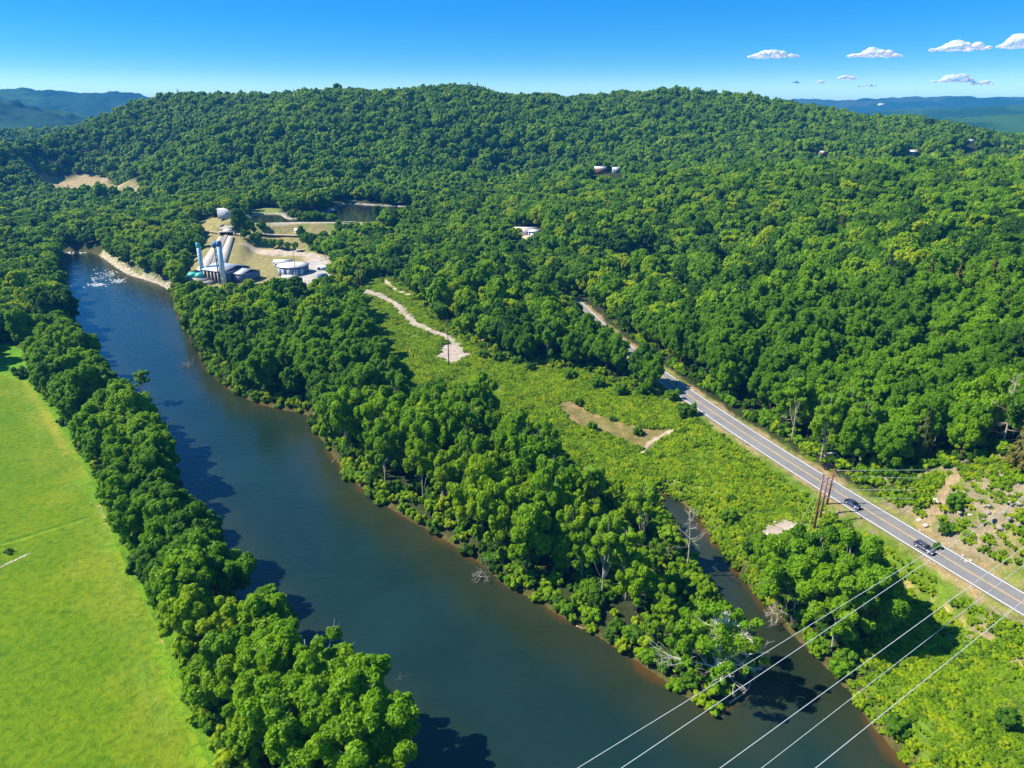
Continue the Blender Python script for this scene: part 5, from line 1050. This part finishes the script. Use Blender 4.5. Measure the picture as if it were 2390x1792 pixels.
# ------------------------------------------------------------------ buildings
def house(name, label, cat, x, y, z, rz, w_, d_, h, rh, wall, roof_, over=.5, wins=3, door=True, group=None, ridge='x', chim=False):
    o = thing(name, label, cat, (x, y, z), rz, group)
    m = MB(); m.box((0, 0, h / 2 - .5), (w_, d_, h + 1.0))
    if ridge == 'x':
        for s in (-1, 1): m.add([[s * w_ / 2, -d_ / 2, h], [s * w_ / 2, d_ / 2, h], [s * w_ / 2, 0, h + rh]], T=[[0, 1, 2] if s > 0 else [0, 2, 1]])
    m.build('wall', M[wall], o)
    W2, D2 = w_ / 2 + over, d_ / 2 + over; e = over * rh / (d_ / 2) if ridge == 'x' else 0
    m = MB(); t = .22
    V = [[-W2, -D2, h - e], [W2, -D2, h - e], [W2, 0, h + rh], [-W2, 0, h + rh], [-W2, D2, h - e], [W2, D2, h - e]]
    V2 = [[a_, b_, c_ + t] for a_, b_, c_ in V]
    m.add(V + V2, [[0, 3, 2, 1], [3, 4, 5, 2], [6, 7, 8, 9], [9, 8, 11, 10], [0, 1, 7, 6], [4, 10, 11, 5]], []); m.Q.append(np.array([[0, 6, 9, 3], [3, 9, 10, 4], [1, 2, 8, 7], [2, 5, 11, 8]])); rf = m.build('roof', M[roof_], o)
    if chim: m = MB(); m.box((w_ * .25, 0, h + rh + .5), (.8, .8, 1.8)); m.build('chimney', M['brick'], rf)
    for k in range(wins):
        xx = -w_ / 2 + w_ * (k + .5) / wins
        if door and k == wins // 2 and wins > 1: m = MB(); m.box((xx, -d_ / 2 - .03, 1.05), (1.0, .08, 2.1)); m.build('door', M['blue'], o); continue
        m = MB(); m.box((xx, -d_ / 2 - .03, h * .55), (min(1.4, w_ / wins * .5), .08, min(1.5, h * .35))); m.build('window', M['glass'], o)
    for k in range(2):
        m = MB(); m.box((w_ / 2 + .03, (k - .5) * d_ * .45, h * .55), (.08, 1.1, min(1.4, h * .35))); m.build('window', M['glass'], o)
        m = MB(); m.box((-w_ / 2 - .03, (k - .5) * d_ * .45, h * .55), (.08, 1.1, min(1.4, h * .35))); m.build('window', M['glass'], o)
    return o
for nm, lab, cat, sx, sy, dd, w_, d_, h, rh, wall, rf, rz, chim, dz in HOUSES:
    p = at_dist(sx, sy, dd); x_, y_ = p[0], p[1]; house(nm, lab, cat, x_, y_, (Hs(x_, y_) if dz is None else p[2] - h), rz, w_, d_, h, rh, wall, rf, chim=chim, wins=4 if w_ > 12 else 3)
# power station by the river
A_, B_, C_ = at_z(478, 655, 5.0), at_z(526, 662, 5.0), at_z(584, 645, 5.5)
u_ = (B_ - A_)[:2]; v_ = (C_ - B_)[:2]; wu, wv = np.linalg.norm(u_), np.linalg.norm(v_); rz = math.atan2(u_[1], u_[0]); cen = (A_[:2] + C_[:2]) / 2
o = thing('power_station', 'pale gabled power station hall with dark piers between the two blue towers', 'building', (cen[0], cen[1], 5), rz)
un = u_ / wu; vv = np.array([-un[1], un[0]]); dd_ = abs(v_ @ vv); off = (v_ @ un) * .5
hh = 7.5
m = MB(); m.box((0, 0, hh / 2 - .5), (wu, dd_, hh + 1)); m.box((wu * .5 + 5, dd_ * .12, hh / 2 - 1.2), (10, dd_ * .70, hh - 1)); 
m.build('wall', M['bluewall'], o)
W2, D2 = wu / 2 + .7, dd_ / 2 + .7
m = MB(); V = [[-W2, -D2, hh], [W2, -D2, hh], [W2, 0, hh + 2.6], [-W2, 0, hh + 2.6], [-W2, D2, hh], [W2, D2, hh]]; V2 = [[a, b, c_ + .3] for a, b, c_ in V]
m.add(V + V2, [[0,3,2,1],[3,4,5,2],[6,7,8,9],[9,8,11,10],[0,1,7,6],[4,10,11,5],[0,6,9,3],[3,9,10,4],[1,2,8,7],[2,5,11,8]]); m.build('roof', M['roof'], o)
m = MB(); x0, x1 = wu / 2 + .3, wu / 2 + 10.6; yc, yw, hz_ = dd_ * .12, dd_ * .37, hh - 1.7
V = [[x0, yc - yw, hz_], [x0, yc + yw, hz_], [x0, yc, hz_ + 2.2], [x1, yc - yw, hz_], [x1, yc + yw, hz_], [x1, yc, hz_ + 2.2]]; V2 = [[a, b, c_ + .25] for a, b, c_ in V]
m.add(V + V2, [[0,3,5,2],[1,2,5,4],[6,8,11,9],[7,10,11,8],[3,9,11,5],[5,11,10,4],[0,2,8,6],[1,7,8,2],[0,6,9,3],[1,4,10,7]]); m.build('roof', M['roof'], o)
for k in range(6): m = MB(); m.box((-wu / 2 + wu * (k + .5) / 6, -dd_ / 2 - .35, hh * .46), (.9, .7, hh * .9)); m.build('pier', M['concrete'], o)
for k in range(5): m = MB(); m.box((-wu / 2 + wu * (k + 1) / 6, -dd_ / 2 - .04, hh * .5), (1.4, .10, hh * .6)); m.build('window', M['darkvoid'], o)
# towers
def tower(label, sx, sy, st, r, capmat, extra=False):
    p = at_z(sx, sy, 5.0); h = height_to(p, st); o = thing('surge_tower', label, 'tower', tuple(p), 0, 'pale blue towers of the power station')
    m = MB(); m.tube([[0, 0, -1], [0, 0, h]], [r, r], 20); m.build('shaft', M['tower'], o, True)
    m = MB(); m.tube([[0, 0, h - 3.4], [0, 0, h - 3.2], [0, 0, h - .3], [0, 0, h]], [r * 1.02, r * 1.12, r * 1.12, r * .9], 20); cp_ = m.build('cap', M[capmat], o, True)
    for zz in np.arange(4, h - 5, 5): m = MB(); m.tube([[0, 0, zz], [0, 0, zz + .25]], [r * 1.05, r * 1.05], 20); m.build('band', M['tower'], o)
    if extra:
        m = MB(); m.box((-r * 1.6, 1.2, h - 2.2), (3.4, 3.6, 4.0)); m.build('platform', M['blue'], o)
        for dx_ in (-r * 2.3, -r * 1.5): m = MB(); m.tube([[dx_, 1.4, -1], [dx_, 1.4, h - 3.5]], .45, 8); m.build('riser_pipe', M['bluewall'], o)
    return o
tower('pale blue tower with teal cap at the river end of the station', 475, 652, 566, 1.4, 'teal'); tower('pale blue tower with dark blue head and side pipes before the station hall', 524, 664, 563, 1.6, 'blue', True)
# teal generator cover on its concrete base
p = at_z(464, 656, 5); o = thing('generator_house', 'teal domed cover on a concrete base at the foot of the far-left tower', 'generator cover', tuple(p), -.35)
m = MB(); m.box((0, 0, .8), (17, 9, 3.6)); m.box((8, -2.2, .2), (12, 5, 2.6)); m.build('base', M['concrete'], o)
for k, (xx, rr_) in enumerate([(-4.5, 3.4), (1.5, 3.0)]): m = MB(); m.tube([[xx, 0, 2.5], [xx, 0, 4.6], [xx, 0, 5.6], [xx, 0, 6.1]], [rr_, rr_, rr_ * .7, .2], 18); m.build('dome', M['teal'], o, True)
# tank
p = at_z(686, 640, 6); o = thing('tank', 'round blue-grey tank with large white conical roof', 'tank', tuple(p)); TR = 10.5; th_ = 6.5
m = MB(); m.tube([[0, 0, -1], [0, 0, th_]], TR, 32); m.build('wall', M['bluewall'], o, True)
m = MB(); m.tube([[0, 0, th_ + .002], [0, 0, th_ + .25], [0, 0, th_ + 1.2], [0, 0, th_ + 2.2]], [TR + .5, TR + .5, TR * .6, .4], 32, cap=True); m.build('roof', M['white'], o, False)
for k in range(5):
    a = -2.4 + k * .42; m = MB(); m.box((math.cos(a) * (TR + .05), math.sin(a) * (TR + .05), 3.0), (.2, 2.8, 4.6), a); m.build('panel', M['greywall' if k < 3 else 'tower'], o)
p = at_z(662, 622, 6.5); house('annex_shed', 'white flat shed joined to the left of the tank', 'shed', p[0], p[1], 6.2, .1, 12, 9, 4.5, .8, 'greywall', 'white', wins=3)
p = at_z(757, 632, 7); house('site_office', 'small white roofed blue cabin right of the tank', 'cabin', p[0], p[1], 7, -.1, 8.5, 4, 3, .3, 'blue', 'white', wins=3)
p = at_z(752, 648, 6.5); house('container', 'blue container in the yard below the white cabin', 'container', p[0], p[1], 6.4, .5, 6, 2.5, 2.4, .1, 'blue', 'blue', wins=1, door=False, over=.05)
p = at_z(677, 655, 6); house('gatehouse', 'low pale building half hidden in front of the tank', 'building', p[0], p[1], 6, 0, 9, 6, 3, .7, 'greywall', 'white', wins=3)
p = G(700, 548); p = at_z(696, 548, 15); house('valve_house', 'tiny white hut beside the foot road under the dam', 'hut', p[0], p[1], Hs(p[0], p[1]), .1, 4.5, 4, 3, 1.2, 'white', 'white', wins=1, door=False)
# intake building above
p = W([(530, 514)])[0]; house('intake_house', 'long pale grey intake building at the head of the pipeline', 'building', p[0], p[1] + 6, Hs(p[0], p[1] + 6), -.04, 17, 8, 7, .6, 'greywall', 'roof', wins=1, door=False)
p = W([(536, 521)])[0]; o = thing('forebay_platform', 'stepped white concrete forebay in front of the intake building', 'platform', (p[0], p[1], Hs(p[0], p[1]))); 
m = MB(); m.box((0, 0, .2), (14, 10, 3)); m.build('deck', M['concrete'], o); m = MB(); m.box((1, -7, -1.2), (8, 5, 3)); m.box((1, -11, -3), (7, 4, 3)); m.build('steps', M['white'], o)
for s in (-1, 1): m = MB(); m.box((s * 6.5, 0, 2.4), (.4, 10, 1.2)); m.build('parapet', M['greywall'], o)
# pipeline
def dstrip(L0, L1, dz, name, mat, parent, n=24, th=.5, org=(0, 0, 0)):
    L0, L1 = np.array(L0), np.array(L1); t = np.linspace(0, 1, n)[:, None]; A = L0[0] * (1 - t) + L0[1] * t; B = L1[0] * (1 - t) + L1[1] * t
    za = pl0[2] + (pl1[2] - pl0[2]) * t[:, 0] + dz
    A = np.c_[A[:, :2], za]; B = np.c_[B[:, :2], za]; i = np.arange(n - 1)
    lowA = A - [0, 0, 3.5]; lowB = B - [0, 0, 3.5]; m = MB()
    m.add(np.vstack([A, B, lowA, lowB]) - org, np.vstack([np.stack([i, n + i, n + i + 1, i + 1], -1), np.stack([i, i + 1, 2 * n + i + 1, 2 * n + i], -1), np.stack([n + i, 3 * n + i, 3 * n + i + 1, n + i + 1], -1)]))
    return m.build(name, M[mat], parent)
def dline(f0, f1): return [at_z(f0[0], f0[1], pl0[2]), at_z(f1[0], f1[1], pl1[2])]
a0 = dline((452, 640), (511, 553)); a1 = dline((481, 644), (524, 551)); a2 = dline((494, 644), (531, 551)); a3 = dline((520, 642), (546, 553))
org = np.array(a1[0]); o = thing('penstock', 'long pale concrete pipeline trough climbing from the station to the intake', 'pipeline', tuple(org))
dstrip(a0, a1, .5, 'slab', 'concrete', o, org=org); dstrip(a2, a3, .5, 'slab', 'concrete', o, org=org); dstrip(a1, a2, -.4, 'channel', 'darkrock', o, org=org)
for f in (.28, .72):
    q0 = a1[0] * (1 - f) + a2[0] * f; q1 = a1[1] * (1 - f) + a2[1] * f; t = np.linspace(0, 1, 14)[:, None]; P_ = q0 * (1 - t) + q1 * t; P_[:, 2] = np.interp(t[:, 0], [0, .5, 1], [pl0[2] + .5, (pl0[2] + pl1[2]) / 2 + .5, pl1[2] + .5]); m = MB(); m.tube(P_ - org, .75, 10); m.build('pipe', M['grey_wood'], o, True)
for f0 in (.0, 1.0):
    q = (a1 if f0 == 0 else a2); m = MB(); P_ = np.array([q[0] + [0, 0, .9], q[1] + [0, 0, 1.0]]); P_ = np.vstack([P_[0], (P_[0] + P_[1]) / 2 + [0, 0, -.5], P_[1]]); m.tube(P_ - org, .22, 4); m.build('kerb_beam', M['concrete'], o)
p = pl1.copy(); o = thing('pipe_tunnel', 'dark tunnel mouth where the pipeline passes under the foot road', 'tunnel', (p[0] - 1, p[1] - 1.0, p[2]), 0)
m = MB(); m.box((0, 2.5, 3.0), (13, 3.4, .9)); m.box((-6.2, 2.5, .7), (1.2, 3.4, 4)); m.box((6.2, 2.5, .7), (1.2, 3.4, 4)); m.build('portal', M['concrete'], o); m = MB(); m.box((0, 3.4, .9), (11.2, 1.0, 3.4)); m.build('opening', M['darkvoid'], o)
# foot road below the dam, dam kerb
def drape(name, pts, wd, dz, mat, k=60, z=None):
    P_ = W(pts) if z is None else at_z(np.array(pts)[:, 0], np.array(pts)[:, 1], z); t = np.linspace(0, 1, k); s0 = np.linspace(0, 1, len(P_)); L = np.stack([np.interp(t, s0, P_[:, 0]), np.interp(t, s0, P_[:, 1])], -1)
    L = np.c_[L, H(L[:, 0], L[:, 1])]; L[:, 2] = np.convolve(np.pad(L[:, 2], 4, 'edge'), np.ones(9) / 9, 'valid'); V, Q = ribbon(L, -wd, wd, dz); return struct(name, mesh_np(name, V, Q, M[mat]))
drape('foot_road', [(440,537),(500,539),(560,540),(600,543),(660,548),(720,551),(790,552),(870,556)], 3.4, .45, 'tan_road')
drape('dam_crest_path', [(584,518.6),(640,519.6),(700,520),(760,519.5),(830,518.6)], 1.0, .5, 'concrete')

# ------------------------------------------------------------------ rocks, stones, foam
def rockmesh(seed, k=1.0):
    r = np.random.RandomState(seed); V = ICO1[0] * (1 + (r.rand(len(ICO1[0]), 1) - .5) * .5) * np.array([1, .8, .55]) * k; return V, ICO1[1]
def rock_thing(sx, sy, z, s, label, mat='rock', cat='rock', n=1, spread=2):
    p = at_z(sx, sy, z) if z is not None else G(sx, sy); p[2] = Hs(p[0], p[1]); r = np.random.RandomState(int(sx)); m = MB()
    for q in range(n):
        V, T_ = rockmesh(int(sx) + q); o_ = np.array([r.randn() * spread, r.randn() * spread, 0]) if n > 1 else np.zeros(3); m.add(V * s * .34 * (r.uniform(.5, 1.1) if n > 1 else 1) + o_ * .8, T=T_)
    return tag(m.build('rock_outcrop' if n > 3 else 'boulder', M[mat], None, False, loc=tuple(p)), label, cat)
for a in [(2166,1173,16,2.6,'pale pinkish ledge of rock in the middle of the roadside slope','rock','rock',5,1.6),(2200,1150,18,2.2,'white streaked rock beside the round green bush','rock','rock',4,1.2),(2255,1160,20,2.6,'grey-white boulders high on the slope right of the round bush','rock','rock',6,1.8),(2365,1160,24,2.4,'wide grey rock face at the right edge of the slope','darkrock','rock',6,2.6),
          (2305,1190,18,2.0,'thin upright white rock on the dry slope','rock','rock',4,1.0),(2385,1125,27,2.6,'tan rocks at the top right corner of the slope','rock','rock',5,2.0),(2330,1205,19,2.2,'dark grey rubble rock below the wire on the slope','darkrock','rock',3,1.8),(2150,1227,10.5,.7,'single white stone beside the road shoulder','white','rock',1,0),(2253,1230,14,.7,'small white stone low on the dry slope','white','rock',1,0),
          (2265,1283,12,1.6,'pale rock bank above the road near the right edge','rock','rock',4,1.4),(1830,1232,3,1.8,'pale rock ledges at the head of the inlet bank','rock','rock',8,3.0),(1775,1250,2,1.5,'cream flat rocks left of the inlet ledges','rock','rock',6,2.4),(1870,1222,3.5,1.3,'cream rocks at the foot of the rust-brown poles','rock','rock',5,2.2),
          (1660,1107,5,.9,'white stone in the meadow above the inlet','rock','rock',2,.6),(1563,1083,5,.9,'pale stones near the middle meadow path','rock','rock',3,.9),(1703,1083,5,.7,'yellowish stone in the green meadow','rock','rock',1,0),(2335,1040,20,2.4,'round tan boulder at the foot of the large dead conifer','rock','rock',1,0),(1098,880,5.5,.9,'small pinkish rock pile below the gravel patch','rock','rock',4,1.0),
          (978,247,None,20,'bare pink rock outcrop just below the main hill crest','rock','rock',12,7.5),(158,585,.5,2.4,'reddish rocks at the weir where the river bends away','rock','rock',8,5.0),(8,1300,3,1.4,'pale stone slabs at the left edge of the field','rock','rock',5,1.2),(2266,1500,4,.9,'grey ash patch stones in the lower right meadow','darkrock','rock',6,1.5)]:
    rock_thing(*a)
# stone wall in the field
P_ = np.array([at_z(-40, 1345, 3), at_z(10, 1322, 3), at_z(40, 1307, 3), at_z(69, 1294, 3)]); m = MB(); r = np.random.RandomState(8)
L = np.vstack([P_[i] * (1 - t) + P_[i + 1] * t for i in range(3) for t in np.linspace(0, 1, 12, False)])
for q in L: V, T_ = rockmesh(r.randint(999)); m.add(V * r.uniform(.32, .5) + q + [r.randn() * .12, r.randn() * .12, .18], T=T_)
tag(m.build('stone_wall', M['rock']), 'low pale stone edging wall running in from the left of the mown field', 'stone wall')
# shore stones
r = np.random.RandomState(9); Q = scatter(-300, -120, 430, 640, 1.9, .5, 91); Q = Q[(sdf(shore, Q[:, 0], Q[:, 1]) < 1.5) & (sdf(river, Q[:, 0], Q[:, 1]) > -1.5)]
V = np.array([rockmesh(i)[0] for i in range(1)])[0]; st = []
for i in range(3): V, T_ = rockmesh(50 + i); st.append(mesh_np('stone', V, [T_], M['rock']))
if len(Q): scatter_stuff('shore_stones', 'pale stones strewn along the upstream right shore', Q, np.maximum(H(Q[:, 0], Q[:, 1]), -.1), r.uniform(.25, .8, len(Q)), st, 207)
Q = scatter(-150, -60, 540, 600, 2.6, .5, 92); Q = Q[(sdf(rubble, Q[:, 0], Q[:, 1]) < 1.5)]
if len(Q): scatter_stuff('rubble_stones', 'pale broken stone on the bank above the tank', Q, H(Q[:, 0], Q[:, 1]), r.uniform(.4, 1.2, len(Q)), st, 208)
# white water
fm = simple('foam', (.80, .82, .84), .6, 0, .05, 1); m = MB(); r = np.random.RandomState(4)
for cx_, cy_, n_, sx_, sy_ in [(225, 664, 22, 22, 3), (275, 655, 20, 16, 4), (235, 650, 12, 30, 6), (170, 669, 7, 10, 1.5), (160, 590, 14, 12, 3), (260, 640, 10, 25, 7), (240, 635, 8, 30, 6), (190, 590, 6, 10, 1)]:
    for _ in range(n_ * 2):
        p = at_z(cx_ + r.randn() * sx_ * .6, cy_ + r.randn() * sy_ * .7, .0)
        if sdf(river, p[:1], p[1:2])[0] > -2: continue
        L_, W_ = r.uniform(.3, 1.2), r.uniform(.08, .26); k = 9; a = np.arange(k) * 6.283 / k; rad = r.uniform(.7, 1.2, k)
        V = np.stack([np.cos(a) * L_ * rad, np.sin(a) * W_ * rad, 0 * a + .02], -1); m.add(np.vstack([V + p, [p + [0, 0, .16]]]), T=[[i, (i + 1) % k, k] for i in range(k)])
o = m.build('white_water', fm); o['kind'] = 'stuff'; o['label'] = 'flecks of white water in the upstream rapids'
# clouds, far beyond the hills and above the haze box
def cloud_mat():
    m, n, o = mat_new('cloud'); d = N(n, 'ShaderNodeBsdfDiffuse'); d.inputs[0].default_value = (1, 1, 1, 1); t = N(n, 'ShaderNodeBsdfTranslucent'); t.inputs[0].default_value = (.93, .94, .97, 1)
    ms = N(n, 'ShaderNodeMixShader'); ms.inputs[0].default_value = .55; n.links.new(d.outputs[0], ms.inputs[1]); n.links.new(t.outputs[0], ms.inputs[2])
    g = N(n, 'ShaderNodeTexCoord'); a = noise(n, .008, 5, .65, g.outputs['Object']); r = ramp(n, [(.36, (0, 0, 0)), (.58, (1, 1, 1))], a.outputs[0]); tr = N(n, 'ShaderNodeBsdfTransparent')
    m2 = N(n, 'ShaderNodeMixShader'); n.links.new(r.outputs[0], m2.inputs[0]); n.links.new(tr.outputs[0], m2.inputs[1]); n.links.new(ms.outputs[0], m2.inputs[2]); n.links.new(m2.outputs[0], o.inputs[0]); return m
CM = cloud_mat()
for i, (sx, sy, w_, h_, lab) in enumerate([(1800,135,100,26,'flat-bottomed white cloud, leftmost of the larger row above the right hills'),(2040,133,105,28,'white cloud second from the left in the larger row'),(2240,118,95,30,'white cloud third from the left in the larger row'),(2385,112,75,40,'bright cloud cut off by the right photo edge'),
                                           (2230,192,72,24,'low white cloud above the right far hills'),(1976,186,42,16,'small white cloud under the second large one'),(2024,202,34,9,'tiny flat cloud right above the ridge end'),(1914,195,20,10,'tiny faint cloud left of the small white one'),(1858,194,16,7,'smallest wisp of cloud at the left of the low row'),(2290,198,46,12,'faint thin cloud right of the low white one')]):
    D_ = 17000; p = at_dist(sx, sy, D_); mpp = D_ / (FPX * 2390 / 1024); r = np.random.RandomState(40 + i); m = MB(); Wm, Hm = w_ * mpp, h_ * mpp
    n_ = 26 if w_ > 60 else 12
    for q in range(n_):
        f = (q + .5) / n_ * 2 - 1; hh_ = Hm * .62 * (1 - abs(f) ** 1.6) * r.uniform(.55, 1.0); rr_ = max(hh_ * .55, Hm * .14); V = ICO2[0] * (1 + (r.rand(len(ICO2[0]), 1) - .5) * .16) * np.array([rr_ * 1.7, rr_ * 1.5, rr_]); V = V + [f * Wm * .46, r.randn() * Wm * .12, hh_ * .5]; V[:, 2] = np.maximum(V[:, 2], Hm * .02 * r.rand(len(V))); m.add(V, T=ICO2[1])
    o = m.build('cloud', CM, None, True); o.location = p; rmd = o.modifiers.new('merge', 'REMESH'); rmd.mode = 'VOXEL'; rmd.voxel_size = Hm * .07; tag(o, lab, 'cloud', 'small fair-weather clouds at the right')
